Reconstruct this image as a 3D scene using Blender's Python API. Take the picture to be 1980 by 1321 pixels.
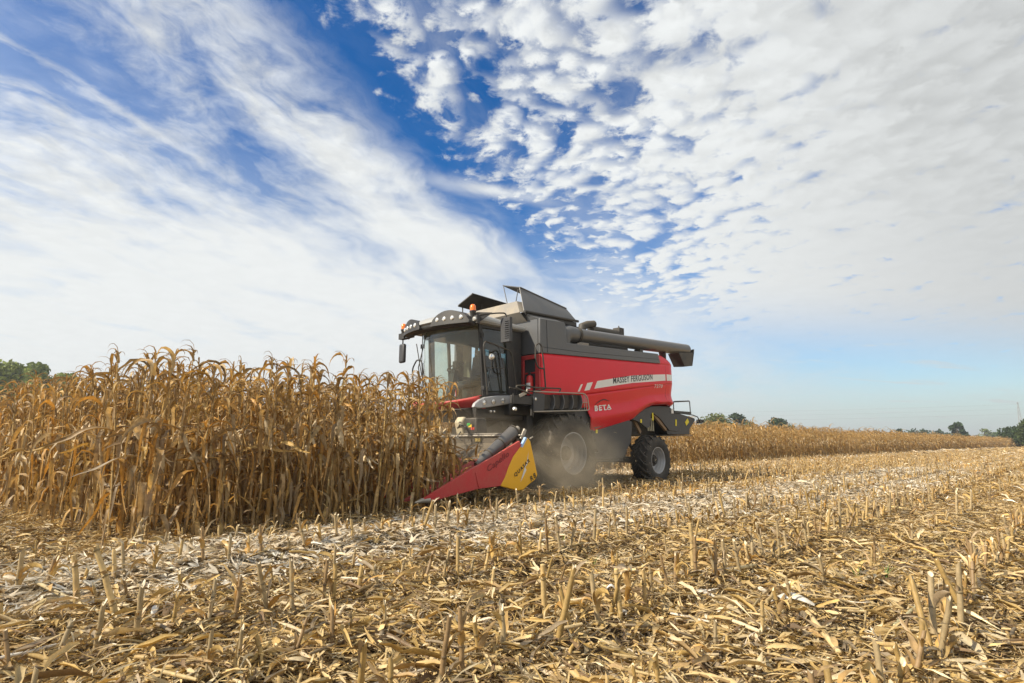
import bpy, bmesh, math, random
import numpy as np
from mathutils import Vector, Matrix

for o in list(bpy.data.objects): bpy.data.objects.remove(o)
scene = bpy.context.scene
COL = scene.collection
# World frame: +X runs along the corn rows (backwards along the harvester), +Y is away from the
# photographer across the rows, the front axle of the harvester stands over the origin.

# ---------------------------------------------------------------- camera
cam_d = bpy.data.cameras.new("camera"); cam = bpy.data.objects.new("camera", cam_d); COL.objects.link(cam)
cam.location = (-10.445, -10.1, 1.07)
cam.rotation_euler = (math.radians(99.98), 0, math.radians(-45.206))
cam_d.sensor_width = 36; cam_d.lens = 20.2; cam_d.clip_start = 0.05; cam_d.clip_end = 9000
scene.camera = cam
cam_d.dof.use_dof = False

# ---------------------------------------------------------------- node helper
class NT:
    def __init__(s, tree): s.t = tree; s.n = tree.nodes; s.l = tree.links
    def new(s, typ, **kw):
        n = s.n.new(typ)
        for k, v in kw.items(): setattr(n, k, v)
        return n
    def put(s, sock, v):
        if isinstance(v, V): s.l.new(v.s, sock)
        elif isinstance(v, bpy.types.NodeSocket): s.l.new(v, sock)
        else: sock.default_value = v
    def m(s, op, a, b=0.0, c=0.0, clamp=False):
        n = s.new('ShaderNodeMath', operation=op, use_clamp=clamp)
        s.put(n.inputs[0], a); s.put(n.inputs[1], b)
        if len(n.inputs) > 2: s.put(n.inputs[2], c)
        return V(s, n.outputs[0])
    def mapr(s, v, a, b, c=0.0, d=1.0, smooth=True):
        n = s.new('ShaderNodeMapRange', interpolation_type='SMOOTHSTEP' if smooth else 'LINEAR')
        s.put(n.inputs[0], v)
        for i, x in enumerate((a, b, c, d)): s.put(n.inputs[1+i], x)
        return V(s, n.outputs[0])
    def noise(s, vec, scale=5, detail=4, rough=0.5, dist=0.0, dim='3D', col=False):
        n = s.new('ShaderNodeTexNoise', noise_dimensions=dim)
        if vec is not None: s.put(n.inputs['Vector'], vec)
        s.put(n.inputs['Scale'], scale); n.inputs['Detail'].default_value = detail
        n.inputs['Roughness'].default_value = rough; n.inputs['Distortion'].default_value = dist
        return V(s, n.outputs['Color'] if col else n.outputs['Fac'])
    def vec(s, x, y, z=0.0):
        n = s.new('ShaderNodeCombineXYZ')
        s.put(n.inputs[0], x); s.put(n.inputs[1], y); s.put(n.inputs[2], z)
        return V(s, n.outputs[0])
    def sep(s, v):
        n = s.new('ShaderNodeSeparateXYZ'); s.put(n.inputs[0], v)
        return [V(s, o) for o in n.outputs]
    def mix(s, f, a, b, blend='MIX'):
        n = s.new('ShaderNodeMix', data_type='RGBA', blend_type=blend)
        s.put(n.inputs[0], f)
        for i, x in ((6, a), (7, b)):
            if isinstance(x, tuple) and len(x) == 3: x = (*x, 1)
            s.put(n.inputs[i], x)
        return V(s, n.outputs[2])
class V:
    def __init__(s, nt, sock): s.nt = nt; s.s = sock
    def __add__(s, o): return s.nt.m('ADD', s, o)
    def __radd__(s, o): return s.nt.m('ADD', s, o)
    def __sub__(s, o): return s.nt.m('SUBTRACT', s, o)
    def __rsub__(s, o): return s.nt.m('SUBTRACT', o, s)
    def __mul__(s, o): return s.nt.m('MULTIPLY', s, o)
    def __rmul__(s, o): return s.nt.m('MULTIPLY', s, o)
    def __truediv__(s, o): return s.nt.m('DIVIDE', s, o)
    def pow(s, e): return s.nt.m('POWER', s, e)
    def abs(s): return s.nt.m('ABSOLUTE', s)
    def max(s, o): return s.nt.m('MAXIMUM', s, o)
    def min(s, o): return s.nt.m('MINIMUM', s, o)

# ---------------------------------------------------------------- sky and sun
SUN_DIR = Vector((-1.22, 0.50, 1.0)).normalized()      # towards the sun
SUN_EL = math.asin(SUN_DIR.z); SUN_AZ = math.atan2(SUN_DIR.x, SUN_DIR.y)
world = bpy.data.worlds.new("World"); scene.world = world; world.use_nodes = True
nt = NT(world.node_tree); nt.n.clear()
skyn = nt.new('ShaderNodeTexSky', sky_type='NISHITA', sun_disc=False)
skyn.sun_elevation = SUN_EL; skyn.sun_rotation = SUN_AZ
skyn.altitude = 100; skyn.air_density = 1.0; skyn.dust_density = 0.6; skyn.ozone_density = 2.0
tc = nt.new('ShaderNodeTexCoord')
dx, dy, dz = nt.sep(tc.outputs['Generated'])
zc = dz.max(0.0)+0.12
qx = (dx*0.7046 - dy*0.7096)/zc
qy = (dx*0.7096 + dy*0.7046)/zc
# the cloud deck is a layer seen in perspective: qx, qy are positions on it
wn = nt.noise(nt.vec(qx, qy), 1.5, 4, 0.55, col=True)
wx, wy, _ = nt.sep(wn)
wa = (wx-0.5)*0.42; wb = (wy-0.5)*0.42
a = (qx+wa) - (qy+wb)*0.40; b = (qy+wb) + (qx+wa)*0.40                       # across / along the cirrus streaks
a0 = (qx+wa*0.55) - (qy+wb*0.55)*0.38
# cirrus veil, left
sh_ = nt.noise(nt.vec(a*2.2, b*1.0), 1.7, 10, 0.60, 0.25); sl_ = nt.noise(nt.vec(a*2.2, b*1.0), 1.7, 3, 0.55, 0.25)
soft = sh_ + (sl_-sh_)*nt.mapr(qy, 1.2, 2.6, 0.0, 0.85)
fine = (nt.noise(nt.vec(a*6.5, b*3.0, 3.3), 2.0, 8, 0.62, 0.5)-0.5)*nt.mapr(qy, 1.1, 2.4, 1.0, 0.18)+0.5
puffy = nt.noise(nt.vec(qx, qy, 5.1), 13.0, 6, 0.6, 0.4)
mass = nt.m('EXPONENT', ((a0+1.0+(wb*0.5))/0.17).pow(2)*-1.0)*nt.mapr(soft, 0.25, 0.6, 0.55, 1.0)*nt.mapr(qy, 2.3, 1.6)
gap = nt.m('EXPONENT', ((a0+1.33)/0.10).pow(2)*-1.0)*nt.mapr(qy, 1.9, 1.3)
trail = nt.m('EXPONENT', ((a0+1.43+(soft-0.5)*0.10)/0.022).pow(2)*-1.0)*nt.mapr(qy, 1.75, 1.15)
pale = nt.mapr(qy, 1.1, 2.3)
lft = nt.mapr(a0, -1.15, -1.9)
tongue = nt.m('EXPONENT', (((qy-1.66-(qx+0.15)*0.35+(fine-0.5)*0.10)/0.06).pow(2)+((qx+0.06)/0.20).pow(2))*-1.0)
lv = soft*1.05 - 0.10 + (fine-0.5)*0.50 + (puffy-0.5)*0.34*nt.mapr(qy, 1.0, 2.2, 1.0, 0.2) + mass*0.27 - gap*0.08 + trail*0.20 + pale*0.30 + lft*0.20 + tongue*0.35
left = nt.mapr(lv, 0.22, 0.90)
# altocumulus, right
xr = qx + (wx-0.5)*0.16; yr = qy + (wy-0.5)*0.16
puff = nt.noise(nt.vec(xr, yr, 1.7), 15.0, 9, 0.60, 0.2)
vor = nt.new('ShaderNodeTexVoronoi', feature='SMOOTH_F1'); vor.inputs['Scale'].default_value = 17; vor.inputs['Smoothness'].default_value = 0.8
nt.put(vor.inputs['Vector'], nt.vec(xr + (puff-0.5)*0.13, yr + (wx-0.5)*0.1 - (puff-0.5)*0.13))
cell = V(nt, vor.outputs['Distance'])
big = nt.noise(nt.vec(xr, yr, 7.7), 3.2, 4, 0.5)
rip = nt.m('SINE', (xr*0.75 + yr*0.62 + (big-0.5)*0.5)*30.0)
fill = nt.mapr(a0, -0.68, 0.45)
bodyv = puff*1.0 + (0.45-cell)*nt.mapr(a0, -0.5, 0.5, 0.75, 0.45) + (big-0.5)*0.35 + rip*0.060*nt.mapr(a0, -0.6, 0.0) + fill*0.42
right = nt.mapr(bodyv, 0.27, 0.80)*nt.mapr(a0 + (puff-0.5)*0.55 + (big-0.5)*0.35, -0.74, -0.58)*nt.mapr(qy, 3.9, 2.3, 0.25, 1.0)
lane = nt.mapr(((a0+0.765+(fine-0.5)*0.22+(puffy-0.5)*0.10)*8.5).abs(), 0.15, 1.9)            # the clear lane between both
lane = lane.max(nt.mapr(qy+(soft-0.5)*0.8, 1.55, 2.2)).max(tongue*0.9)
veil = nt.mapr(soft+(fine-0.5)*0.5, 0.35, 0.85)*0.30 + nt.mapr(a0, -0.95, -1.7)*0.30 + nt.mapr(qy, 1.2, 2.2)*0.15
low = nt.mapr(qy+(soft-0.5)*1.0, 1.75, 2.9)*nt.mapr(soft*0.7+fine*0.5, 0.30, 0.75, 0.55, 1.0)*nt.mapr(qx/qy, 0.75, 0.15, 0.30, 0.90)
wisp = nt.mapr(nt.noise(nt.vec(qx*0.9, qy*2.6, 9.1), 1.9, 9, 0.62, 0.5), 0.42, 0.75)*nt.mapr(qy, 1.7, 2.4)*0.8
cov = (left*nt.mapr(a0, -0.66, -0.86).max(tongue)*lane).max(right).max(veil*lane.max(0.15)).max(low).max(wisp)
# brightness inside the cloud deck
shade = nt.mapr(puff*0.80 - 0.12 + cell*0.50 + (big-0.5)*0.35 - 0.05*rip, 0.22, 0.85, 1.07, 0.84)
shade = shade + (1.0-shade)*nt.mapr(qy, 1.2, 2.1, 0.0, 0.85)
shade = shade*nt.mapr(qx/qy, 0.15, 1.0, 1.0, 0.74)*nt.mapr(qy, 6.5, 2.5, 0.86, 1.0)
hs = nt.new('ShaderNodeHueSaturation'); hs.inputs['Saturation'].default_value = 1.55; hs.inputs['Value'].default_value = 0.116
nt.l.new(skyn.outputs[0], hs.inputs['Color'])
gm = nt.new('ShaderNodeGamma'); gm.inputs['Gamma'].default_value = 1.15
nt.l.new(hs.outputs[0], gm.inputs[0])
cc = nt.new('ShaderNodeVectorMath', operation='SCALE'); cc.inputs[0].default_value = (0.63, 0.648, 0.648)
nt.put(cc.inputs['Scale'], shade)
hz = nt.mix(nt.mapr(dz, 0.17, 0.0, 0.0, 0.8), gm.outputs[0], (0.33, 0.405, 0.46))
skycol = nt.mix(cov, hz, cc.outputs[0])
bg = nt.new('ShaderNodeBackground'); nt.put(bg.inputs[0], skycol); bg.inputs[1].default_value = 1.0
world.cycles.sampling_method = 'MANUAL'; world.cycles.sample_map_resolution = 512
wo = nt.new('ShaderNodeOutputWorld'); nt.l.new(bg.outputs[0], wo.inputs[0])

sd = bpy.data.lights.new("sun", 'SUN'); sd.energy = 5.0; sd.angle = math.radians(0.53); sd.color = (1.0, 0.89, 0.71)
sun = bpy.data.objects.new("sun", sd); COL.objects.link(sun)
sun.rotation_euler = SUN_DIR.to_track_quat('Z', 'Y').to_euler(); sun.location = SUN_DIR*200

scene.view_settings.view_transform = 'Standard'; scene.view_settings.look = 'None'
scene.view_settings.gamma = 1.0; scene.view_settings.exposure = 0.46
scene.render.engine = 'CYCLES'
scene.cycles.transparent_max_bounces = 24
scene.cycles.max_bounces = 6; scene.cycles.diffuse_bounces = 3; scene.cycles.glossy_bounces = 3
scene.cycles.transmission_bounces = 4; scene.cycles.volume_bounces = 0
scene.cycles.volume_step_rate = 1.0; scene.cycles.volume_max_steps = 64

# ---------------------------------------------------------------- object helpers
def link(o, parent=None):
    COL.objects.link(o)
    if parent is not None: o.parent = parent
    return o
def tag(o, label=None, cat=None, group=None, kind=None):
    if label: o['label'] = label
    if cat: o['category'] = cat
    if group: o['group'] = group
    if kind: o['kind'] = kind
    return o
def thing(name, label, cat, loc=(0, 0, 0), rotz=0.0, group=None):
    o = bpy.data.objects.new(name, None); COL.objects.link(o)
    o.location = loc; o.rotation_euler = (0, 0, rotz); o.empty_display_size = 0.2
    return tag(o, label, cat, group)

class MB:
    def __init__(s): s.v = []; s.f = []; s.mi = []; s.cur = 0; s.c = []; s.col = (1, 1, 1)
    def add(s, vs, fs):
        n = len(s.v); s.v += [tuple(map(float, p)) for p in vs]; s.c += [s.col]*len(vs)
        s.f += [tuple(i+n for i in f) for f in fs]; s.mi += [s.cur]*len(fs)
        return s
    def hexa(s, p):   # 8 points: bottom ring 0-3, top ring 4-7
        return s.add(p, [(3, 2, 1, 0), (4, 5, 6, 7), (0, 1, 5, 4), (1, 2, 6, 5), (2, 3, 7, 6), (3, 0, 4, 7)])
    def box(s, c, d, rz=0.0, rx=0.0, ry=0.0):
        R = Matrix.Rotation(rz, 3, 'Z') @ Matrix.Rotation(ry, 3, 'Y') @ Matrix.Rotation(rx, 3, 'X')
        h = [x/2 for x in d]
        pts = [(-1, -1, -1), (1, -1, -1), (1, 1, -1), (-1, 1, -1), (-1, -1, 1), (1, -1, 1), (1, 1, 1), (-1, 1, 1)]
        return s.hexa([Vector(c) + R @ Vector((a*h[0], b_*h[1], c_*h[2])) for a, b_, c_ in pts])
    def bx(s, x0, x1, y0, y1, z0, z1): return s.box(((x0+x1)/2, (y0+y1)/2, (z0+z1)/2), (abs(x1-x0), abs(y1-y0), abs(z1-z0)))
    def prism(s, poly, y0, y1):   # polygon in x,z extruded along y
        n = len(poly)
        ar = sum(poly[i][0]*poly[(i+1) % n][1] - poly[(i+1) % n][0]*poly[i][1] for i in range(n))
        if ar < 0: poly = poly[::-1]
        if y0 > y1: y0, y1 = y1, y0
        vs = [(p[0], y0, p[1]) for p in poly] + [(p[0], y1, p[1]) for p in poly]
        fs = [tuple(range(n)), tuple(range(2*n-1, n-1, -1))] + [(i+n, (i+1) % n+n, (i+1) % n, i) for i in range(n)]
        return s.add(vs, fs)
    def slab(s, pts, nrm):        # planar/near planar polygon thickened by vector nrm
        n = len(pts); nv = Vector(nrm)
        vs = [Vector(p) for p in pts] + [Vector(p)+nv for p in pts]
        fs = [tuple(range(n-1, -1, -1)), tuple(range(n, 2*n))] + [(i, (i+1) % n, (i+1) % n+n, i+n) for i in range(n)]
        return s.add(vs, fs)
    def tube(s, path, r, n=8, caps=True, r1=None):
        P = [Vector(p) for p in path]; m = len(P); vs = []; up = None
        for i, p in enumerate(P):
            t = (P[min(i+1, m-1)]-P[max(i-1, 0)]).normalized()
            if up is None: up = t.orthogonal().normalized()
            else:
                up = (up - t*up.dot(t))
                up = up.normalized() if up.length > 1e-6 else t.orthogonal().normalized()
            w = t.cross(up); rr = r if r1 is None else r+(r1-r)*i/(m-1)
            if isinstance(r, (list, tuple)): rr = r[i]
            vs += [p + (up*math.cos(2*math.pi*k/n) + w*math.sin(2*math.pi*k/n))*rr for k in range(n)]
        fs = [(i*n+k, i*n+(k+1) % n, (i+1)*n+(k+1) % n, (i+1)*n+k) for i in range(m-1) for k in range(n)]
        if caps: fs += [tuple(range(n-1, -1, -1)), tuple(range((m-1)*n, m*n))]
        return s.add(vs, fs)
    def lathe(s, prof, c, n=32, axis='y'):   # prof: list of (radius, offset along axis)
        vs = []
        for r, h in prof:
            for k in range(n):
                a_ = 2*math.pi*k/n; u, w = r*math.cos(a_), r*math.sin(a_)
                vs.append({'y': (c[0]+u, c[1]+h, c[2]+w), 'x': (c[0]+h, c[1]+u, c[2]+w), 'z': (c[0]+u, c[1]+w, c[2]+h)}[axis])
        m = len(prof)
        fs = [(i*n+k, i*n+(k+1) % n, (i+1)*n+(k+1) % n, (i+1)*n+k) for i in range(m-1) for k in range(n)]
        return s.add(vs, fs)
    def grid(s, fn, nu, nv):
        vs = [fn(i/nu, j/nv) for i in range(nu+1) for j in range(nv+1)]
        fs = [(i*(nv+1)+j, (i+1)*(nv+1)+j, (i+1)*(nv+1)+j+1, i*(nv+1)+j+1) for i in range(nu) for j in range(nv)]
        return s.add(vs, fs)
    def mesh(s, name, mats):
        me = bpy.data.meshes.new(name); me.from_pydata(s.v, [], s.f)
        for m in mats: me.materials.append(m)
        if len(mats) > 1: me.polygons.foreach_set('material_index', s.mi)
        return me
    def build(s, name, mats, parent=None, smooth=35, bevel=0.0, solid=0.0, fix=True, label=None):
        if not isinstance(mats, (list, tuple)): mats = [mats]
        me = s.mesh(name, mats)
        if fix:
            bm = bmesh.new(); bm.from_mesh(me); bmesh.ops.recalc_face_normals(bm, faces=bm.faces); bm.to_mesh(me); bm.free()
        if smooth:
            me.shade_smooth(); me.set_sharp_from_angle(angle=math.radians(smooth))
        o = bpy.data.objects.new(name, me); link(o, parent)
        if solid:
            md = o.modifiers.new('solid', 'SOLIDIFY'); md.thickness = solid; md.offset = 0
        if bevel:
            md = o.modifiers.new('bevel', 'BEVEL'); md.width = bevel; md.segments = 2; md.limit_method = 'ANGLE'; md.angle_limit = math.radians(40)
            md.harden_normals = False
        if label: o['label'] = label
        return o
def rounded(pts, r=0.08, n=4):
    """round the inner corners of a polyline"""
    P = [Vector(p) for p in pts]; out = [P[0]]
    for i in range(1, len(P)-1):
        a_, p, b_ = P[i-1], P[i], P[i+1]
        d1, d2 = a_-p, b_-p; rr = min(r, d1.length*0.45, d2.length*0.45)
        s_, e = p+d1.normalized()*rr, p+d2.normalized()*rr
        for k in range(n+1):
            t = k/n; out.append(s_*(1-t)**2 + p*2*t*(1-t) + e*t*t)
    return out + [P[-1]]

# ---------------------------------------------------------------- materials
MATS = {}
def mat(name, col, rough=0.5, metal=0.0, dust=0.0, dustcol=(0.42, 0.33, 0.21), var=0.12, scale=6.0, bump=0.0, coat=0.0, spec=0.5):
    """painted / metal surface with uneven colour, roughness and field dust"""
    if name in MATS: return MATS[name]
    m = bpy.data.materials.new(name); m.use_nodes = True; t = NT(m.node_tree)
    bs = t.n['Principled BSDF']; tcn = t.new('ShaderNodeTexCoord')
    ov = tcn.outputs['Object']
    n1 = t.noise(ov, scale, 6, 0.6); n2 = t.noise(ov, scale*7, 4, 0.6)
    c = t.mix(t.mapr(n1, 0.3, 0.7, 0.0, var, False), (*col, 1), (*[x*0.55 for x in col], 1))
    if dust:
        g = t.new('ShaderNodeNewGeometry'); _, _, nz = t.sep(g.outputs['Normal'])
        f = t.mapr(n1*0.65+n2*0.35, 0.33, 0.70, 0.15, 1.0)*(nz.max(0.0)*0.9+0.55)*dust
        f = f.min(0.97)
        c = t.mix(f, c, (*dustcol, 1)); rr = rough + (0.85-rough)*0.999
        t.put(bs.inputs['Roughness'], t.mapr(f, 0, 0.6, rough, 0.85, False))
    else: t.put(bs.inputs['Roughness'], t.mapr(n2, 0.3, 0.7, rough*0.85, min(1, rough*1.2), False))
    t.put(bs.inputs['Base Color'], c); bs.inputs['Metallic'].default_value = metal
    bs.inputs['Specular IOR Level'].default_value = spec
    bs.inputs['Coat Weight'].default_value = coat; bs.inputs['Coat Roughness'].default_value = 0.12
    if bump:
        bn = t.new('ShaderNodeBump'); bn.inputs['Strength'].default_value = bump; bn.inputs['Distance'].default_value = 0.02
        t.put(bn.inputs['Height'], n2); t.l.new(bn.outputs[0], bs.inputs['Normal'])
    MATS[name] = m; return m
red = mat('red_paint', (0.66, 0.004, 0.020), 0.34, dust=0.035, coat=0.12, var=0.14, scale=1.4, spec=0.35)
red_dusty = mat('dusty_red_paint', (0.50, 0.02, 0.03), 0.38, dust=0.26, scale=3, var=0.3)
grey = mat('grey_paint', (0.085, 0.09, 0.098), 0.42, dust=0.10, coat=0.1, scale=2.0)
greyroof = mat('roof_plastic', (0.33, 0.345, 0.35), 0.45, dust=0.16, scale=2.0)
tankgrey = mat('dusty_tank_metal', (0.20, 0.19, 0.175), 0.6, dust=0.75, dustcol=(0.40, 0.34, 0.25), scale=2.5)
dark = mat('black_frame', (0.018, 0.019, 0.021), 0.5, dust=0.10, scale=5)
darkd = mat('dusty_black_steel', (0.024, 0.024, 0.024), 0.6, dust=0.2, scale=4)
chassis = mat('dark_grey_panel', (0.034, 0.037, 0.044), 0.5, dust=0.08, scale=3)
rubber = mat('tyre_rubber', (0.022, 0.021, 0.020), 0.8, dust=0.38, dustcol=(0.22, 0.18, 0.13), scale=6, bump=0.3)
rimm = mat('silver_rim', (0.44, 0.45, 0.47), 0.35, metal=0.35, dust=0.28, scale=5)
silver = mat('silver_plastic', (0.42, 0.43, 0.45), 0.35, metal=0.2, dust=0.2, scale=4)
white = mat('white_decal', (0.72, 0.72, 0.70), 0.4, dust=0.06)
ink = mat('black_decal', (0.012, 0.012, 0.014), 0.4)
maroon = mat('worn_dark_red_decal', (0.20, 0.012, 0.016), 0.5)
steel = mat('bare_steel', (0.40, 0.38, 0.34), 0.45, metal=0.5, dust=0.4, scale=8)
tubegrey = mat('auger_tube_paint', (0.088, 0.088, 0.09), 0.32, dust=0.09, coat=0.15, scale=2.0)
beige = mat('beige_plastic', (0.52, 0.46, 0.32), 0.6, dust=0.3)
yellow = mat('yellow_paint', (0.80, 0.42, 0.006), 0.38, dust=0.07, scale=3, var=0.1)
ysticker = mat('yellow_sticker', (0.75, 0.62, 0.02), 0.5)
blue = mat('pale_blue_plastic', (0.33, 0.50, 0.78), 0.5)
orange = mat('amber_lens', (0.95, 0.20, 0.01), 0.25, coat=0.5)
brassy = mat('rusty_steel', (0.26, 0.17, 0.10), 0.7, dust=0.3)
ext_red = mat('extinguisher_red', (0.6, 0.02, 0.02), 0.3, dust=0.12)
seatm = mat('seat_fabric', (0.05, 0.05, 0.055), 0.85, dust=0.1)
def lens_mat():
    m = bpy.data.materials.new('lamp_glass'); m.use_nodes = True; t = NT(m.node_tree); bs = t.n['Principled BSDF']
    bs.inputs['Base Color'].default_value = (0.75, 0.74, 0.70, 1); bs.inputs['Metallic'].default_value = 0.6; bs.inputs['Roughness'].default_value = 0.16
    tcn = t.new('ShaderNodeTexCoord'); v = t.new('ShaderNodeTexVoronoi'); v.inputs['Scale'].default_value = 60
    t.l.new(tcn.outputs['Object'], v.inputs['Vector']); bn = t.new('ShaderNodeBump'); bn.inputs['Strength'].default_value = 0.5
    t.l.new(v.outputs[0], bn.inputs['Height']); t.l.new(bn.outputs[0], bs.inputs['Normal']); bs.inputs['Coat Weight'].default_value = 1
    return m
lampg = lens_mat()
def glass_mat(name, tint, dusty=0.1, rough=0.02, refl=1.0):
    m = bpy.data.materials.new(name); m.use_nodes = True; t = NT(m.node_tree); t.n.clear()
    tr = t.new('ShaderNodeBsdfTransparent'); tr.inputs[0].default_value = (*tint, 1)
    gl = t.new('ShaderNodeBsdfGlossy'); gl.inputs['Roughness'].default_value = rough; gl.inputs[0].default_value = (0.9*refl, 0.95*refl, 1*refl, 1)
    fr = t.new('ShaderNodeFresnel'); fr.inputs[0].default_value = 1.45
    df = t.new('ShaderNodeBsdfDiffuse'); df.inputs[0].default_value = (0.42, 0.36, 0.26, 1)
    tcn = t.new('ShaderNodeTexCoord'); n = t.noise(tcn.outputs['Object'], 2.2, 7, 0.65, 0.6)
    s1 = t.new('ShaderNodeMixShader'); t.put(s1.inputs[0], V(t, fr.outputs[0])*1.5)
    t.l.new(tr.outputs[0], s1.inputs[1]); t.l.new(gl.outputs[0], s1.inputs[2])
    s2 = t.new('ShaderNodeMixShader'); t.put(s2.inputs[0], t.mapr(n, 0.3, 0.75, dusty*0.3, dusty))
    t.l.new(s1.outputs[0], s2.inputs[1]); t.l.new(df.outputs[0], s2.inputs[2])
    o = t.new('ShaderNodeOutputMaterial'); t.l.new(s2.outputs[0], o.inputs[0])
    return m
windg = glass_mat('windscreen_glass', (0.76, 0.85, 0.80), 0.22)
doorg = glass_mat('tinted_door_glass', (0.20, 0.27, 0.27), 0.10)
def text_mesh(txt, size, bold=0.0, space=1.0):
    cu = bpy.data.curves.new('t', 'FONT'); cu.body = txt; cu.size = size; cu.offset = bold; cu.space_character = space; cu.resolution_u = 3
    ob = bpy.data.objects.new('t', cu); COL.objects.link(ob); dg = bpy.context.evaluated_depsgraph_get(); dg.update()
    me = bpy.data.meshes.new_from_object(ob.evaluated_get(dg)); vs = [tuple(v.co) for v in me.vertices]; fs = [tuple(p.vertices) for p in me.polygons]
    bpy.data.objects.remove(ob); bpy.data.curves.remove(cu); bpy.data.meshes.remove(me)
    return vs, fs
def lettering(txt, w, h, fn, m, parent, name='lettering', bold=0.0, shear=0.0, space=1.0, label=None, sub=None):
    """w,h: size of the whole text box; fn(u,v) -> world point"""
    vs, fs = text_mesh(txt, 1.0, bold, space)
    x0 = min(v[0] for v in vs); x1 = max(v[0] for v in vs); y0 = min(v[1] for v in vs); y1 = max(v[1] for v in vs)
    out = []
    for v in vs:
        u = (v[0]-x0)/(x1-x0)*w; q = (v[1]-y0)/(y1-y0)*h; out.append(fn(u+shear*q, q))
    mb = MB(); mb.add(out, fs)
    return mb.build(name, m, parent, smooth=0, label=label, fix=False)
# ================================================================ combine harvester
def interp(pts):
    xs = [p[0] for p in pts]; zs = [p[1] for p in pts]
    return lambda x: float(np.interp(x, xs, zs))
combine = thing('combine_harvester', 'large red and grey combine harvester with tinted cab, folded unloading tube and dusty front wheel', 'combine harvester')
top_red = interp([(-0.9, 3.06), (4.31, 3.32), (5.2, 3.36)])
crease = interp([(-0.8, 2.03), (0.77, 2.22), (4.6, 2.74), (5.2, 2.80)])
bottom = interp([(1.12, 1.27), (1.23, 1.30), (2.74, 1.62), (3.02, 1.72), (3.31, 1.88), (3.61, 2.02), (3.96, 2.12), (4.63, 2.17), (5.0, 2.13), (5.2, 2.12)])
def corner(x):      # rounding of the tail corner
    if x < 4.80: return 0.0
    q = min((x-4.80)/0.43, 1.0); return 0.34*(1-math.sqrt(max(0, 1-q*q)))
def side_y(x, z):
    zc_ = crease(x); y = 1.5 - 0.012*((z-2.9)/0.5)**2
    if z < zc_ and x > 0.7:
        bt = bottom(x); ridge = bt + (zc_-bt)*np.interp(x, [1.1, 3.2, 4.2], [0.42, 0.30, 0.15])
        if z > ridge:
            t = (zc_-z)/(zc_-ridge); y += -0.05*math.sin(min(1, t*1.25)*math.pi*0.5) + 0.085*max(0, (t-0.55)/0.45)**1.5
        else:
            t = (ridge-z)/(ridge-bt+1e-6); y += 0.035 - 0.11*t**1.3
    return y - corner(x)
for sgn in (-1, 1):
    mb = MB()
    mb.grid(lambda u, v: (-0.86+u*6.08, sgn*side_y(-0.86+u*6.08, crease(-0.86+u*6.08)+v*(top_red(-0.86+u*6.08)-crease(-0.86+u*6.08))),
                          crease(-0.86+u*6.08)+v*(top_red(-0.86+u*6.08)-crease(-0.86+u*6.08))), 90, 10)
    def low(u, v):
        xf = 0.77 + (1-v)*0.37; x = xf + (5.22-xf)*u; z = bottom(x) + v*(crease(x)-bottom(x)); return (x, sgn*side_y(x, z), z)
    mb.grid(low, 90, 22)
    mb.grid(lambda u, v: (-0.86+u*1.75, sgn*1.475, 1.80+v*0.32+u*0.12), 4, 2)
    def tailcap(u, v):   # red tail above the stripe of grey
        x = 4.22 + u*1.0; t0 = top_red(x)-0.01
        t1 = np.interp(x, [4.2, 4.55, 4.8, 4.95, 5.05, 5.18], [3.60, 3.585, 3.53, 3.46, 3.40, 3.36])
        z = t0 + v*(t1-t0); return (x, sgn*(side_y(x, 3.3) - 0.10*(v**3)), z)
    mb.grid(tailcap, 20, 8)
    sp = mb.build('side_panel', red, combine, smooth=50, solid=0.02)
    # seam of the tail door, dark
    mb = MB(); mb.tube([(4.60, sgn*(side_y(4.60, z)+0.006), z) for z in np.linspace(2.19, 3.3, 14)], 0.006, 5); mb.build('seam', ink, sp)
    # grey band over the red
    poly = [(-0.9, 3.068), (4.31, 3.328), (4.18, 3.60), (0.05, 3.41), (0.0, 3.86), (-0.05, 3.90), (-0.9, 3.865)]
    mb = MB(); mb.prism(poly, sgn*1.525, sgn*1.455); gp = mb.build('upper_panel', grey, combine, bevel=0.012)
    mb = MB(); mb.tube([(-0.66, sgn*1.528, 3.10), (-0.68, sgn*1.528, 3.85)], 0.006, 5)
    mb.tube([(-0.86, sgn*1.528, 3.21), (0.6, sgn*1.528, 3.25), (4.2, sgn*1.528, 3.44)], 0.005, 5); mb.build('seam', ink, gp)
mb = MB()
mb.grid(lambda u, v: (5.19+0.05*math.sin(u*math.pi), -1.18+u*2.36, 2.14+v*1.24 - 0.0*u), 12, 8)
mb.grid(lambda u, v: (4.22+u*1.0, -1.38+v*2.76 + (0.20*u**3)*(1-2*v), float(np.interp(4.22+u*0.97, [4.2, 4.55, 4.8, 4.95, 5.05, 5.19], [3.605, 3.59, 3.535, 3.465, 3.405, 3.37]))+0.03*math.sin(v*math.pi)), 10, 10)
mb.build('tail_panel', red, combine, smooth=50, solid=0.02)
mb = MB(); mb.prism([(-0.84, 1.9), (1.3, 1.42), (2.7, 1.72), (3.35, 2.0), (3.96, 2.2), (4.95, 2.2), (5.0, 3.3), (4.3, 3.5), (0.02, 3.36), (-0.84, 3.36)], -1.38, 1.38)
mb.build('hull', chassis, combine)
mb = MB(); mb.prism([(0.06, 3.3), (4.25, 3.5), (4.25, 3.585), (0.06, 3.395)], -1.45, 1.45)
for i in range(9): mb.bx(2.1+i*0.14, 2.18+i*0.14, -1.0, 0.9, 3.52, 3.56)
mb.build('engine_deck', grey, combine, bevel=0.01)
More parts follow.
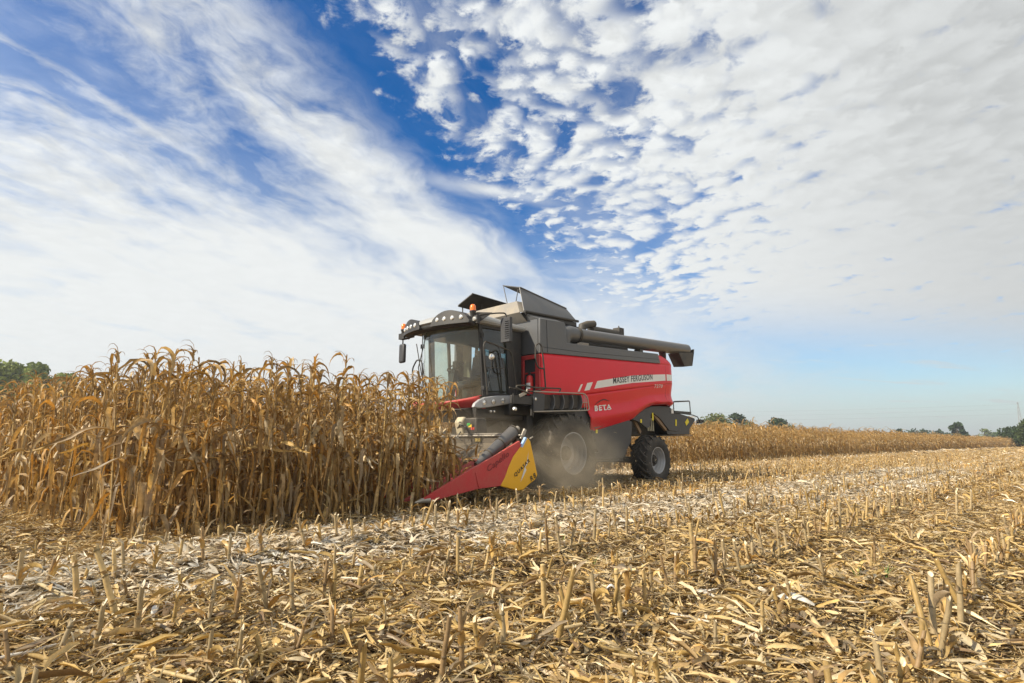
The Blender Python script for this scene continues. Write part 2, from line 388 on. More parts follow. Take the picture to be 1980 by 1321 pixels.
# white and grey stripe with the lettering
def on_side(x, z, off): return (x, -(side_y(x, z)+0.010+off), z)
def strip(mb, q, off=0.003, n=24):
    (x0, z0), (x1_, z1), (x2, z2), (x3, z3) = q     # bottom-left, bottom-right, top-right, top-left
    mb.grid(lambda u, v: on_side((x0+(x1_-x0)*u)*(1-v)+(x3+(x2-x3)*u)*v, (z0+(z1-z0)*u)*(1-v)+(z3+(z2-z3)*u)*v, off), n, 3)
mb = MB()
strip(mb, [(1.12, 2.39), (2.81, 2.655), (2.86, 2.865), (1.24, 2.59)]); strip(mb, [(2.81, 2.655), (4.56, 2.85), (4.56, 3.035), (2.86, 2.865)])
strip(mb, [(4.63, 2.853), (5.14, 2.885), (5.14, 3.06), (4.63, 3.04)])
strip(mb, [(0.72, 2.315), (0.93, 2.345), (1.06, 2.55), (0.83, 2.51)], n=4); strip(mb, [(0.46, 2.275), (0.54, 2.285), (0.66, 2.475), (0.58, 2.455)], n=4)
mb.build('stripe', white, combine, smooth=60)
def line_map(x0, z0, slope, off=0.007): return lambda u, q: on_side(x0+u, z0+u*slope+q, off)
lettering('MASSEY FERGUSON', 1.92, 0.165, line_map(1.92, 2.57, 0.133), ink, combine, bold=0.020, space=1.10)
lettering('7370', 0.44, 0.10, line_map(3.94, 2.59, 0.09), white, combine, bold=0.010, shear=0.1, space=1.2)
lettering('BETA', 0.70, 0.125, line_map(1.20, 1.85, 0.10, 0.009), white, combine, bold=0.03, space=1.15)
for x0 in (1.20, 1.37, 1.58, 1.75):
    mb = MB(); strip(mb, [(x0, 1.838+(x0-1.2)*0.1), (x0+0.11, 1.849+(x0-1.2)*0.1), (x0+0.11, 1.868+(x0-1.2)*0.1), (x0, 1.857+(x0-1.2)*0.1)], 0.008, 3)
    mb.build('letter_serif', white, combine, smooth=0)
mb = MB(); mb.tube([on_side(1.22+0.62*t, 2.0+0.11*math.sin(min(1, t*1.12)*math.pi*0.80)+0.062*t, 0.006) for t in np.linspace(0, 1, 16)], [0.004+0.011*math.sin(t*math.pi) for t in np.linspace(0, 1, 16)], 6)
mb.build('emblem_arc', ink, combine)
# front wall beside the cab, red with a locker recess
mb = MB(); X0 = -0.90
mb.bx(X0, X0+0.05, -1.49, -1.36, 2.10, 3.05); mb.bx(X0, X0+0.05, -1.36, -0.6, 2.95, 3.05); mb.bx(X0, X0+0.05, -1.0, -0.6, 2.10, 2.95)
mb.bx(X0+0.30, X0+0.34, -1.4, -0.9, 2.10, 2.98); mb.bx(X0+0.05, X0+0.3, -1.38, -1.36, 2.1, 2.95); mb.bx(X0+0.05, X0+0.30, -1.36, -1.0, 2.62, 2.66)
mb.bx(X0, X0+0.3, -1.36, -0.6, 2.06, 2.10)
fw = mb.build('front_wall', red_dusty, combine, bevel=0.008)
mb = MB(); mb.bx(X0+0.26, X0+0.298, -1.30, -1.12, 2.70, 2.90); mb.build('vent', ink, fw)
mb = MB(); mb.bx(-0.905, -0.86, -1.45, 1.45, 3.07, 3.86); mb.build('tank_front', grey, combine)
mb = MB(); mb.bx(-0.86, 0.0, -1.45, 1.45, 3.40, 3.855)
mb.prism([(-0.88, 3.85), (0.0, 3.85), (0.85, 3.42), (0.95, 3.42), (0.93, 4.10), (-1.02, 4.05)], -1.12, 1.12)
mb.add([(-0.9, -1.47, 3.862), (0.0, -1.47, 3.90), (0.0, -1.12, 4.06), (-1.0, -1.12, 4.04)], [(0, 1, 2, 3)])
mb.add([(-0.9, 1.47, 3.862), (0.0, 1.47, 3.90), (0.0, 1.12, 4.06), (-1.0, 1.12, 4.04)], [(3, 2, 1, 0)])
for y_ in (-1, 1): mb.slab([(-0.90, y_*1.47, 3.862), (-1.0, y_*1.12, 4.04), (-0.90, y_*1.10, 3.84)], (0.02, 0, 0))
mb.build('grain_tank', grey, combine)
mb = MB()
mb.slab([(-1.16, -1.13, 4.03), (-1.10, 1.2, 4.03), (-0.98, 1.05, 4.36), (-1.0, -0.88, 4.36)], (0.03, 0, 0))
mb.slab([(-1.16, -1.13, 4.03), (-1.0, -0.88, 4.36), (-0.86, -1.0, 4.33), (-0.95, -1.15, 4.05)], (0.01, 0.02, 0))
mb.slab([(-1.16, -1.13, 4.032), (-1.10, 1.2, 4.032), (-0.9, 1.2, 3.84), (-0.9, -1.13, 3.84)], (0.02, 0, -0.02))
mb.slab([(-0.95, 1.16, 4.0), (0.9, 1.16, 4.0), (0.9, 1.2, 4.44), (-0.95, 1.2, 4.44)], (0, 0.02, 0))
mb.build('tank_extension', tankgrey, combine)
mb = MB()
mb.slab([(-1.05, -1.17, 4.07), (0.88, -1.17, 4.13), (0.78, -0.93, 4.46), (-0.92, -0.90, 4.70)], (0, 0.02, 0.012))
mb.slab([(-0.92, -0.90, 4.70), (0.78, -0.93, 4.46), (0.80, -0.38, 4.60), (-0.94, -0.34, 4.85)], (0, 0, 0.02))
mb.tube([(-0.9, -0.9, 4.715), (0.78, -0.93, 4.475)], 0.014, 6)
mb.tube([(-0.93, -0.36, 4.83), (-0.93, -0.5, 4.35)], 0.012, 6); mb.tube([(-0.95, -0.88, 4.66), (-0.95, -0.80, 4.35)], 0.012, 6)
tcv = mb.build('tank_cover', grey, combine)
mb = MB(); mb.tube([(-1.06, -1.19, 4.055), (0.92, -1.19, 4.115)], 0.034, 8); mb.bx(-1.0, 0.88, -1.17, -1.12, 3.98, 4.08); mb.build('hinge_rail', dark, tcv)
mb = MB()
mb.slab([(-1.05, 1.20, 4.60), (0.85, 1.20, 4.52), (0.80, 0.72, 4.76), (-0.98, 0.72, 4.84)], (0, 0.012, 0.02))
mb.tube([(-1.05, 1.21, 4.59), (0.85, 1.21, 4.51)], 0.02, 6); mb.tube([(-1.0, 0.72, 4.845), (0.8, 0.72, 4.765)], 0.014, 6)
for x in (-0.9, -0.55, -0.1): mb.tube([(x, 1.2, 4.38), (x, 1.21, 4.60)], 0.018, 6)
mb.tube([(-0.45, 1.0, 4.35), (-0.45, 0.95, 4.70)], 0.014, 6)
mb.build('tank_cover', darkd, combine)

# unloading tube
mb = MB()
mb.tube([(0.72, -1.22, 3.735), (1.5, -1.22, 3.775), (3.2, -1.22, 3.85), (3.25, -1.22, 3.852), (6.42, -1.22, 4.0)], [0.168, 0.170, 0.174, 0.182, 0.180], 28)
mb.lathe([(0.0, 0.07), (0.12, 0.06), (0.165, 0.03), (0.18, 0.0)], (6.42, -1.22, 4.0), 28, 'x')
ut = mb.build('unloading_tube', tubegrey, combine, smooth=45)
mb = MB(); mb.tube([(0.74, -1.22, 3.736), (0.78, -1.22, 3.738)], 0.215, 28); mb.tube([(0.80, -1.22, 3.739), (0.83, -1.22, 3.741)], 0.205, 28); mb.build('flange', darkd, ut)
mb = MB(); mb.tube([(0.25, -1.2, 3.40), (0.25, -1.21, 3.58), (0.33, -1.22, 3.70), (0.48, -1.22, 3.73), (0.74, -1.22, 3.736)], [0.21, 0.21, 0.215, 0.21, 0.195], 24); mb.build('elbow', grey, ut, smooth=50)
mb = MB()
mb.prism([(5.62, 3.80), (6.60, 3.92), (6.62, 4.02), (6.55, 4.02), (6.44, 3.47), (5.94, 3.42)], -1.41, -1.39)
mb.prism([(5.62, 3.80), (6.60, 3.92), (6.62, 4.02), (6.55, 4.02), (6.44, 3.47), (5.94, 3.42)], -1.05, -1.03)
mb.slab([(6.44, -1.40, 3.47), (6.44, -1.04, 3.47), (6.61, -1.04, 4.02), (6.61, -1.40, 4.02)], (0.01, 0, 0))
mb.slab([(5.94, -1.40, 3.42), (5.94, -1.04, 3.42), (5.62, -1.04, 3.80), (5.62, -1.40, 3.80)], (-0.01, 0, 0))
mb.build('spout', darkd, ut)
mb = MB(); mb.bx(3.6, 3.75, -1.3, -1.1, 3.52, 3.70); mb.build('cradle', darkd, combine)
mb = MB(); mb.bx(4.95, 5.0, -1.32, -1.1, 3.5, 3.84); mb.build('cradle', darkd, combine)
# exhaust
mb = MB(); mb.tube([(2.62, -0.3, 4.25), (3.9, -0.3, 4.30)], 0.125, 18)
mb.tube([(2.2, -0.3, 4.1), (2.25, -0.3, 4.3), (2.45, -0.32, 4.38), (2.72, -0.36, 4.43)], [0.12, 0.12, 0.11, 0.105], 16)
mb.bx(3.9, 4.15, -0.42, -0.18, 4.28, 4.50); mb.tube([(4.05, -0.3, 4.5), (4.05, -0.3, 4.58)], 0.02, 6)
mb.bx(2.0, 3.9, -0.7, 0.3, 3.55, 4.12)
mb.build('exhaust', darkd, combine, bevel=0.008)

# ---- cab
def wx_(y, v, b=0.42): return -2.20 - 0.13*v - b*(1-abs(y)**2.3)*(1.0-0.12*v)
mb = MB(); mb.grid(lambda u, v: (wx_(-1+2*u, v), (-1+2*u)*1.0, (1.93-0.05*(1-abs(-1+2*u)**2)+0.08*abs(-1+2*u)**3)*(1-v)+3.60*v), 28, 10)
mb.build('windscreen', windg, combine, smooth=60)
for y, m_ in ((-1.005, doorg), (1.005, windg)):
    mb = MB(); mb.add([(-2.17, y, 2.10), (-1.40, y, 2.12), (-1.52, y, 3.62), (-2.29, y, 3.58)] if y < 0 else [(-1.95, y, 2.10), (-1.40, y, 2.12), (-1.52, y, 3.62), (-2.04, y, 3.58)], [(0, 1, 2, 3)]); mb.build('door_glass', m_, combine, smooth=0)
    s_ = -1 if y < 0 else 1
    mb = MB()
    mb.slab([(-2.20, y, 2.04), (-2.12, y, 2.04), (-2.25, y, 3.60), (-2.34, y, 3.60)] if s_ < 0 else [(-2.04, y, 2.04), (-1.88, y, 2.04), (-1.95, y, 3.60), (-2.11, y, 3.60)], (0, s_*0.05, 0))
    mb.slab([(-1.42, y, 2.04), (-1.34, y, 2.04), (-1.46, y, 3.62), (-1.54, y, 3.62)], (0, s_*0.05, 0))
    mb.slab([(-2.14, y, 2.04), (-1.40, y, 2.04), (-1.41, y, 2.13), (-2.15, y, 2.13)], (0, s_*0.045, 0))
    mb.slab([(-2.27, y, 3.52), (-1.52, y, 3.54), (-1.52, y, 3.62), (-2.28, y, 3.60)], (0, s_*0.045, 0))
    df = mb.build('door_frame', dark, combine, bevel=0.008)
    mb = MB(); mb.tube([(-2.18, y+s_*0.07, 2.55), (-2.22, y+s_*0.07, 2.95)], 0.015, 8); mb.bx(-2.22, -2.16, y, y+s_*0.09, 2.18, 2.26); mb.bx(-2.30, -2.24, y, y+s_*0.09, 3.3, 3.4)
    mb.build('door_handle', dark, df)
    x_ = -1.36 if s_ < 0 else -1.17
    mb = MB(); mb.slab([(x_, y-s_*0.02, 2.0), (-1.0, y-s_*0.02, 2.0), (-1.0, y-s_*0.02, 3.66), (x_-0.11, y-s_*0.02, 3.66)], (0, s_*0.04, 0)); mb.build('rear_side_panel', dark, combine)
mb = MB(); mb.bx(-1.05, -1.0, -1.0, 1.0, 2.0, 2.6); mb.bx(-1.05, -1.0, -1.0, -0.55, 2.6, 3.66); mb.bx(-1.05, -1.0, 0.72, 1.0, 2.6, 3.66); mb.bx(-2.25, -1.0, -0.98, 0.98, 3.50, 3.56)
mb.bx(-2.35, -1.0, -0.98, 0.98, 1.95, 2.02)
mb.build('cab_liner', mat('brown_liner', (0.30, 0.26, 0.18), 0.8), combine)
mb = MB(); mb.add([(-1.02, -0.55, 2.6), (-1.02, 0.72, 2.6), (-1.02, 0.72, 3.5), (-1.02, -0.55, 3.5)], [(0, 1, 2, 3)]); mb.build('rear_glass', windg, combine, smooth=0)
# seat, steering wheel and column
mb = MB()
mb.box((-1.55, 0.05, 2.42), (0.48, 0.5, 0.14)); mb.box((-1.32, 0.05, 2.78), (0.13, 0.48, 0.66), ry=math.radians(8)); mb.box((-1.28, 0.05, 3.16), (0.1, 0.26, 0.18))
mb.bx(-1.7, -1.4, -0.15, 0.25, 2.02, 2.35); mb.bx(-1.75, -1.3, -0.32, -0.24, 2.55, 2.62); mb.bx(-1.75, -1.3, 0.34, 0.42, 2.55, 2.62)
mb.build('seat', seatm, combine, bevel=0.04)
mb = MB(); mb.box((-2.12, 0.1, 2.35), (0.14, 0.18, 0.75), ry=math.radians(12)); mb.bx(-2.2, -1.9, -0.05, 0.25, 2.02, 2.1)
mb.box((-2.15, -0.05, 2.80), (0.06, 0.16, 0.20))
sc_ = mb.build('steering_column', dark, combine, bevel=0.02)
mb = MB(); cen = Vector((-2.02, 0.1, 2.80)); ax1 = Vector((0, 1, 0)); ax2 = Vector((0.83, 0, 0.55)).normalized()
mb.tube([cen+(ax1*math.cos(t)+ax2*math.sin(t))*0.21 for t in np.linspace(0, 2*math.pi, 25)], 0.016, 7, caps=False)
for t in (0.5, 2.6, 4.7): mb.tube([cen, cen+(ax1*math.cos(t)+ax2*math.sin(t))*0.21], 0.012, 6)
mb.build('steering_wheel', dark, sc_)
mb = MB(); mb.box((-1.85, -0.72, 2.72), (0.06, 0.26, 0.2)); mb.tube([(-1.82, -0.8, 2.02), (-1.83, -0.75, 2.66)], 0.02, 6); mb.build('monitor', dark, combine, bevel=0.01)
# roof: stacked rounded outlines
def roof_ring(fx, hy, rear, z, n=28, sag=0.0):
    pts = []
    for i in range(n+1):
        y = -hy + 2*hy*i/n; q = abs(y)/hy
        pts.append((fx + 0.30*q**2.2 + 0.28*max(0, q-0.86)**1.2/0.14**1.2*0.5, y, z - sag*q*q))
    dr_ = max(0, z-3.60)*0.45
    return pts + [(rear, hy*0.98, z-sag*0.6-dr_), (rear, 0, z-dr_), (rear, -hy*0.98, z-sag*0.6-dr_)]
rings = [roof_ring(-2.62, 1.00, -1.0, 3.58), roof_ring(-2.90, 1.14, -0.98, 3.61), roof_ring(-2.98, 1.17, -0.96, 3.66), roof_ring(-2.96, 1.17, -0.96, 3.715),
         roof_ring(-2.86, 1.13, -0.98, 3.80, sag=0.02), roof_ring(-2.60, 1.00, -1.0, 3.87, sag=0.04), roof_ring(-2.2, 0.6, -1.1, 3.925, sag=0.03), roof_ring(-1.9, 0.1, -1.3, 3.935)]
mb = MB(); n = len(rings[0]); vs = [p for r in rings for p in r]
fs = [(i*n+k, i*n+(k+1) % n, (i+1)*n+(k+1) % n, (i+1)*n+k) for i in range(len(rings)-1) for k in range(n)] + [tuple(range(n)), tuple(range((len(rings)-1)*n, len(rings)*n))]
mb.add(vs, fs); rf = mb.build('cab_roof', greyroof, combine, smooth=28)
def rx_(y): q = abs(y)/1.25; return -2.98 + 0.30*q**2.2
# dark band below the roof edge
mb = MB(); mb.grid(lambda u, v: (rx_(-1.2+2.4*u)+0.035+0.10*(1-v), -1.2+2.4*u, 3.50+v*0.115), 24, 2); mb.build('roof_band', dark, rf, solid=0.02)
for sgn in (-1, 1):
    mb = MB()
    for i in range(16):      # arched visor carrying four lamps
        y0_, y1_ = 0.20+i*0.98/16, 0.20+(i+1)*0.98/16
        h = lambda t: 3.60+0.255*max(0.0, math.sin(max(0, min(1, t))*math.pi))**0.62
        t0, t1 = i/16, (i+1)/16
        a_, b_ = (rx_(y0_), sgn*y0_), (rx_(y1_), sgn*y1_)
        mb.hexa([(a_[0]-0.035, a_[1], 3.55), (b_[0]-0.035, b_[1], 3.55), (b_[0]+0.20, b_[1], 3.55), (a_[0]+0.20, a_[1], 3.55),
                 (a_[0]-0.02, a_[1], h(t0)), (b_[0]-0.02, b_[1], h(t1)), (b_[0]+0.24, b_[1], h(t1)-0.0), (a_[0]+0.24, a_[1], h(t0)-0.0)])
    pod = mb.build('lamp_visor', dark, combine, smooth=40)
    for y in (0.40, 0.60, 0.80, 1.00):
        x = rx_(y)-0.035
        mb = MB(); mb.lathe([(0.0, -0.018), (0.035, -0.016), (0.052, -0.008), (0.056, 0.004), (0.058, 0.02)], (x+0.012, sgn*y, 3.675), 16, 'x'); mb.build('work_lamp', lampg, pod, smooth=60)
# beacons
for (x, y, z) in ((-2.58, -1.12, 3.80), (-2.60, 1.38, 3.74)):
    mb = MB(); mb.lathe([(0.0, 0.17), (0.035, 0.165), (0.058, 0.14), (0.064, 0.10), (0.064, 0.02)], (x, y, z), 18, 'z'); bc = mb.build('beacon', orange, combine, smooth=60)
    mb = MB(); mb.lathe([(0.07, 0.03), (0.072, 0.0), (0.06, -0.02), (0.05, -0.12), (0.0, -0.12)], (x, y, z), 16, 'z'); mb.build('beacon_base', dark, bc, smooth=40)
# mirror brackets and mirrors
mb = MB(); mb.tube(rounded([(-2.55, -1.05, 3.62), (-2.50, -1.22, 3.74), (-2.2, -1.5, 3.78), (-2.05, -1.58, 3.79), (-2.05, -1.6, 3.66)], 0.06), 0.017, 8)
mb.slab([(-2.6, -1.1, 3.70), (-2.5, -1.22, 3.58), (-2.35, -1.38, 3.73), (-2.3, -1.42, 3.79), (-2.52, -1.18, 3.80)], (0.02, 0.02, 0))
mb.box((-2.55, -1.2, 3.63), (0.08, 0.14, 0.18))
mb.build('mirror_bracket', dark, combine)
mb = MB(); mb.lathe([(0.0, -0.02), (0.04, -0.018), (0.055, 0.0), (0.055, 0.03)], (-2.61, -1.2, 3.635), 16, 'x'); mb.build('corner_lamp', lampg, combine)
mb = MB(); mb.box((-2.05, -1.6, 3.42), (0.09, 0.27, 0.53))
for k in range(9): mb.box((-2.105, -1.66, 3.24+k*0.045), (0.02, 0.12, 0.012))
mb.build('mirror', chassis, combine, bevel=0.025)
mb = MB(); mb.tube(rounded([(-2.62, 0.95, 3.60), (-2.6, 1.3, 3.62), (-2.55, 1.5, 3.66), (-2.5, 1.55, 3.6), (-2.5, 1.55, 3.44)], 0.06), 0.017, 8)
mb.box((-2.58, 1.38, 3.60), (0.14, 0.28, 0.14)); mb.box((-2.6, 1.15, 3.56), (0.1, 0.3, 0.06)); mb.build('mirror_bracket', dark, combine)
mb = MB(); mb.box((-2.5, 1.55, 3.21), (0.09, 0.22, 0.47)); mb.build('mirror', chassis, combine, bevel=0.04)
# wipers and far handrails in front of the glass
mb = MB()
mb.tube([(-2.72, 0.30, 3.52), (-2.74, 0.55, 2.75), (-2.68, 0.42, 2.05)], 0.012, 6); mb.tube([(-2.74, 0.42, 3.52), (-2.76, 0.40, 2.85), (-2.70, 0.22, 2.05)], 0.010, 6)
mb.tube([(-2.76, 0.62, 3.30), (-2.77, 0.38, 2.55), (-2.74, 0.2, 2.2)], 0.012, 6)
mb.build('wiper', dark, combine)
mb = MB(); mb.tube(rounded([(-2.42, 1.12, 2.05), (-2.46, 1.18, 2.8), (-2.5, 0.95, 3.0), (-2.5, 0.75, 2.95), (-2.46, 0.72, 2.2)], 0.1), 0.017, 8); mb.build('handrail', dark, combine)
# nose apron and lamp panel
mb = MB()
def apron(u, v):
    y = -1.13+2.26*u; q = min(1, abs(y)/1.13)
    x = -2.30 - 0.50*(1-q**2.4) - 0.09*math.sin(v*math.pi*0.6) + 0.10*(1-v)
    return (x, y, (1.76+0.02*q)*(1-v) + (1.90+0.13*q**3)*v)
mb.grid(apron, 30, 7); mb.grid(lambda u, v: (apron(u, 1)[0]+v*0.13, apron(u, 1)[1]*(1-0.05*v), apron(u, 1)[2]+0.03*v), 30, 2)
mb.build('nose_apron', red_dusty, combine, smooth=50, solid=0.015)
for sgn in (-1, 1):
    mb = MB(); mb.prism([(-2.58, 1.785), (-2.54, 1.87), (-2.42, 1.95), (-2.27, 2.01), (-1.9, 2.065), (-1.50, 2.09), (-1.50, 1.91), (-2.1, 1.81), (-2.41, 1.772)], sgn*1.10, sgn*1.19)
    lp = mb.build('lamp_panel', silver, combine, bevel=0.018)
    for x, z in ((-2.29, 1.895), (-2.03, 1.93), (-1.75, 1.965)):
        mb = MB(); mb.lathe([(0.0, -0.015*sgn*-1), (0.03, 0.014*sgn), (0.050, 0.004*sgn), (0.052, -0.01*sgn)], (x, sgn*1.196, z), 18, 'y'); mb.lathe([(0.066, -0.01*sgn), (0.066, 0.008*sgn), (0.053, 0.008*sgn)], (x, sgn*1.196, z), 18, 'y')
        mb.build('headlamp', lampg, lp, smooth=50)
mb = MB(); mb.bx(-2.42, -1.0, -1.08, 1.08, 1.56, 1.96); mb.prism([(-2.7, 1.76), (-2.42, 1.58), (-2.42, 1.80)], -0.95, 0.95); mb.bx(-1.0, -0.8, -1.2, 1.2, 0.9, 2.1)
mb.bx(-1.6, -1.0, -1.25, -1.0, 1.66, 1.9)
mb.build('cab_base', dark, combine, bevel=0.03)
mb = MB(); mb.prism([(-0.7, 1.75), (-2.65, 1.08), (-2.75, 0.42), (-0.7, 0.85)], -0.65, 0.65)
for x, z in ((-1.2, 1.5), (-1.9, 1.28)): mb.tube([(x, -0.66, z), (x, -0.72, z)], 0.12, 14)
mb.tube([(-0.6, -0.8, 0.75), (-2.4, -0.8, 0.62)], 0.05, 10); mb.tube([(-1.4, -0.82, 0.7), (-2.4, -0.82, 0.64)], 0.03, 8)
mb.build('feeder_house', chassis, combine, bevel=0.015)
# platform, folded ladder with guard, rails
mb = MB(); mb.bx(-1.95, -1.17, -1.66, -1.60, 1.87, 2.05); mb.bx(-1.48, -1.17, -1.60, -0.95, 1.90, 2.04)
mb.bx(-1.93, -1.90, -1.68, -1.66, 1.86, 2.08); mb.box((-1.30, -1.62, 1.78), (0.05, 0.05, 0.28)); mb.tube([(-1.31, -1.66, 1.86), (-1.29, -1.66, 1.60)], 0.013, 6)
pl = mb.build('platform', dark, combine, bevel=0.01)
for x, z, r in ((-1.88, 1.76, 0.045), (-1.26, 2.0, 0.038)):
    mb = MB(); mb.lathe([(0.0, -0.03), (r*0.8, -0.025), (r, 0.0), (r, 0.03)], (x, -1.68, z), 14, 'y'); mb.build('marker_lamp', lampg, pl)
mb = MB(); mb.box((-1.63, -1.68, 2.08), (0.24, 0.02, 0.07), ry=math.radians(-22)); mb.tube([(-1.53, -1.68, 2.1), (-1.5, -1.68, 2.2)], 0.02, 6); mb.build('lever', steel, pl, bevel=0.008)
mb = MB()
for x in (-2.12, -2.02): mb.lathe([(0.0, -0.03), (0.025, -0.02), (0.028, 0.02)], (x, -1.2, 1.72), 10, 'y')
mb.build('reflector', lampg, pl)
mb = MB()
mb.slab([(-1.33, -1.70, 1.73), (-1.0, -1.72, 1.76), (-0.98, -1.72, 2.13), (-1.32, -1.70, 2.14)], (0, 0.03, 0))
lad = mb.build('ladder', chassis, combine, bevel=0.02)
mb = MB()
tr = interp([(-1.33, 2.155), (0.48, 2.215)]); br = interp([(-1.33, 1.725), (0.5, 1.82)])
mb.tube(rounded([(-1.33, -1.72, 2.155), (0.44, -1.72, 2.215), (0.56, -1.72, 2.10), (0.60, -1.72, 1.84), (0.5, -1.72, 1.82), (-1.33, -1.72, 1.725)], 0.08), 0.014, 8)
mb.tube(rounded([(0.44, -1.42, 2.2), (0.56, -1.42, 2.10), (0.60, -1.42, 1.84)], 0.08), 0.012, 6); mb.tube([(0.36, -1.72, 2.0), (0.58, -1.72, 2.02)], 0.009, 6)
for x in (0.40, 0.47): mb.tube([(x, -1.72, tr(x)), (x+0.03, -1.72, br(x))], 0.008, 6)
mb.build('guard_frame', steel, lad)
for k in range(4):
    x0 = -0.74+k*0.33
    prof = [(x0+0.085*math.sin(math.pi*(0.12+0.80*t)), 1.79+0.33*(1-t)+0.018*k) for t in np.linspace(0, 1, 9)]
    mb = MB(); mb.prism(prof + [(p[0]-0.022, p[1]) for p in prof[::-1]], -1.735, -1.45); mb.build('step', tubegrey, lad)
    mb = MB(); mb.prism([(x0-0.20, 1.80+0.018*k), (x0-0.02, 1.80+0.018*k), (x0+0.03, 2.0+0.018*k), (x0-0.01, 2.12+0.018*k), (x0-0.20, 2.12+0.018*k)], -1.66, -1.60); mb.build('mudflap', rubber, lad)
mb = MB(); mb.bx(-1.2, 0.30, -1.52, -1.47, 1.72, 2.12); mb.build('ladder_back', darkd, lad)
for nm, pth, r in (('handrail', [(-1.45, -1.70, 2.10), (-1.86, -1.70, 2.20), (-1.84, -1.70, 2.245), (-1.60, -1.70, 2.27), (-1.30, -1.70, 2.24), (-0.9, -1.70, 2.26), (-0.40, -1.70, 2.28), (-0.46, -1.70, 2.20)], 0.017),
                   ('handrail', [(-1.86, -1.50, 2.22), (-1.50, -1.50, 2.18), (-1.2, -1.60, 2.17), (-0.9, -1.65, 2.24)], 0.015),
                   ('handrail', [(-0.93, -1.70, 2.24), (-0.98, -1.70, 2.75), (-1.05, -1.70, 3.18), (-1.13, -1.70, 3.24), (-1.25, -1.70, 3.18), (-1.26, -1.70, 2.85), (-1.17, -1.70, 2.68), (-0.98, -1.70, 2.68)], 0.018),
                   ('handrail', [(-2.26, -1.25, 2.06), (-2.34, -1.27, 2.6), (-2.41, -1.28, 3.08), (-2.36, -1.28, 3.18), (-1.62, -1.28, 3.06), (-1.55, -1.28, 2.95), (-1.38, -1.26, 2.10)], 0.017)):
    mb = MB(); mb.tube(rounded(pth, 0.07), r, 8); mb.build(nm, darkd, combine)
mb = MB(); mb.tube([(-2.34, -1.28, 2.62), (-1.86, -1.28, 2.65), (-1.8, -1.28, 2.64)], 0.010, 6); mb.tube([(-1.98, -1.28, 3.12), (-1.80, -1.27, 2.65), (-1.66, -1.26, 2.1)], 0.009, 6)
mb.tube([(-2.2, -1.3, 2.78), (-2.21, -1.3, 2.5), (-2.26, -1.3, 2.3), (-2.28, -1.28, 2.2)], 0.006, 6)
mb.build('rail_brace', dark, combine)
mb = MB(); mb.lathe([(0.0, -0.075), (0.05, -0.07), (0.068, -0.055), (0.072, -0.03), (0.05, 0.02), (0, 0.03)], (-2.17, -1.31, 2.86), 18, 'x'); mb.build('search_lamp', lampg, combine, smooth=60)
mb = MB(); mb.tube([(-2.12, -1.31, 2.80), (-2.10, -1.3, 2.62)], 0.02, 8); mb.build('lamp_stalk', dark, combine)

# ---- chassis, side skirts, tail
mb = MB(); mb.bx(-0.8, 3.2, -1.0, 1.0, 0.75, 1.9); mb.bx(3.2, 5.6, -0.55, 0.55, 1.3, 2.2); mb.tube([(0, -1.3, 0.83), (0, 1.3, 0.83)], 0.16, 14); mb.tube([(3.88, -1.2, 0.59), (3.88, 1.2, 0.59)], 0.09, 12)
mb.bx(3.65, 4.1, -0.35, 0.35, 0.55, 1.3); mb.tube([(3.7, -1.0, 0.7), (3.2, -0.9, 1.3)], 0.04, 8)
for k in range(7): mb.tube([(2.7+0.06*k, -1.02, 1.55), (2.85+0.07*k, -1.05-0.02*(k % 3), 1.25-0.03*(k % 2)), (3.1+0.05*k, -1.0, 1.0)], 0.018, 6)
mb.build('chassis', darkd, combine)
mb = MB(); mb.prism([(0.75, 1.35), (1.3, 1.36), (2.75, 1.66), (2.95, 1.62), (2.86, 1.1), (2.45, 0.66), (0.7, 0.64)], -1.38, -1.30); mb.bx(0.6, 2.5, -1.36, -1.2, 0.60, 0.635)
mb.build('side_skirt', chassis, combine, bevel=0.012)
mb = MB(); mb.prism([(0.75, 1.35), (1.3, 1.36), (2.75, 1.66), (2.95, 1.62), (2.86, 1.1), (2.45, 0.66), (0.7, 0.64)], 1.30, 1.38); mb.build('side_skirt', chassis, combine, bevel=0.012)
for sgn in (-1, 1):
    mb = MB(); mb.prism([(3.05, 1.70), (3.6, 1.98), (4.1, 2.10), (5.0, 2.14), (5.16, 2.10), (5.36, 1.84), (5.72, 1.42), (5.5, 1.40), (5.02, 1.42), (4.55, 1.75), (4.12, 1.93), (4.05, 1.86), (3.98, 1.52), (3.80, 1.46), (3.45, 1.62)], sgn*1.24, sgn*1.30)
    mb.build('tail_side_plate', chassis, combine, bevel=0.01)
mb = MB(); mb.box((4.62, -1.22, 1.66), (0.78, 0.08, 0.11), ry=math.radians(33)); mb.box((3.5, -1.15, 1.55), (0.55, 0.06, 0.1), ry=math.radians(50)); mb.build('rusty_strut', brassy, combine, bevel=0.01)
mb = MB()
for k in range(4): mb.box((4.18+k*0.095, -1.1, 1.58), (0.028, 0.02, 0.36))
mb.box((4.33, -1.1, 1.75), (0.36, 0.03, 0.03)); mb.build('cooler_fins', mat('cream_steel', (0.60, 0.57, 0.42), 0.5, dust=0.2), combine)
mb = MB(); mb.prism([(5.3, 1.96), (6.1, 2.0), (7.28, 1.86), (7.32, 1.80), (6.92, 1.5), (6.9, 1.32), (5.5, 1.32)], -0.95, 0.95)
mb.bx(5.1, 7.0, -1.0, 1.0, 1.28, 1.30)
ch = mb.build('straw_spreader', chassis, combine, bevel=0.02)
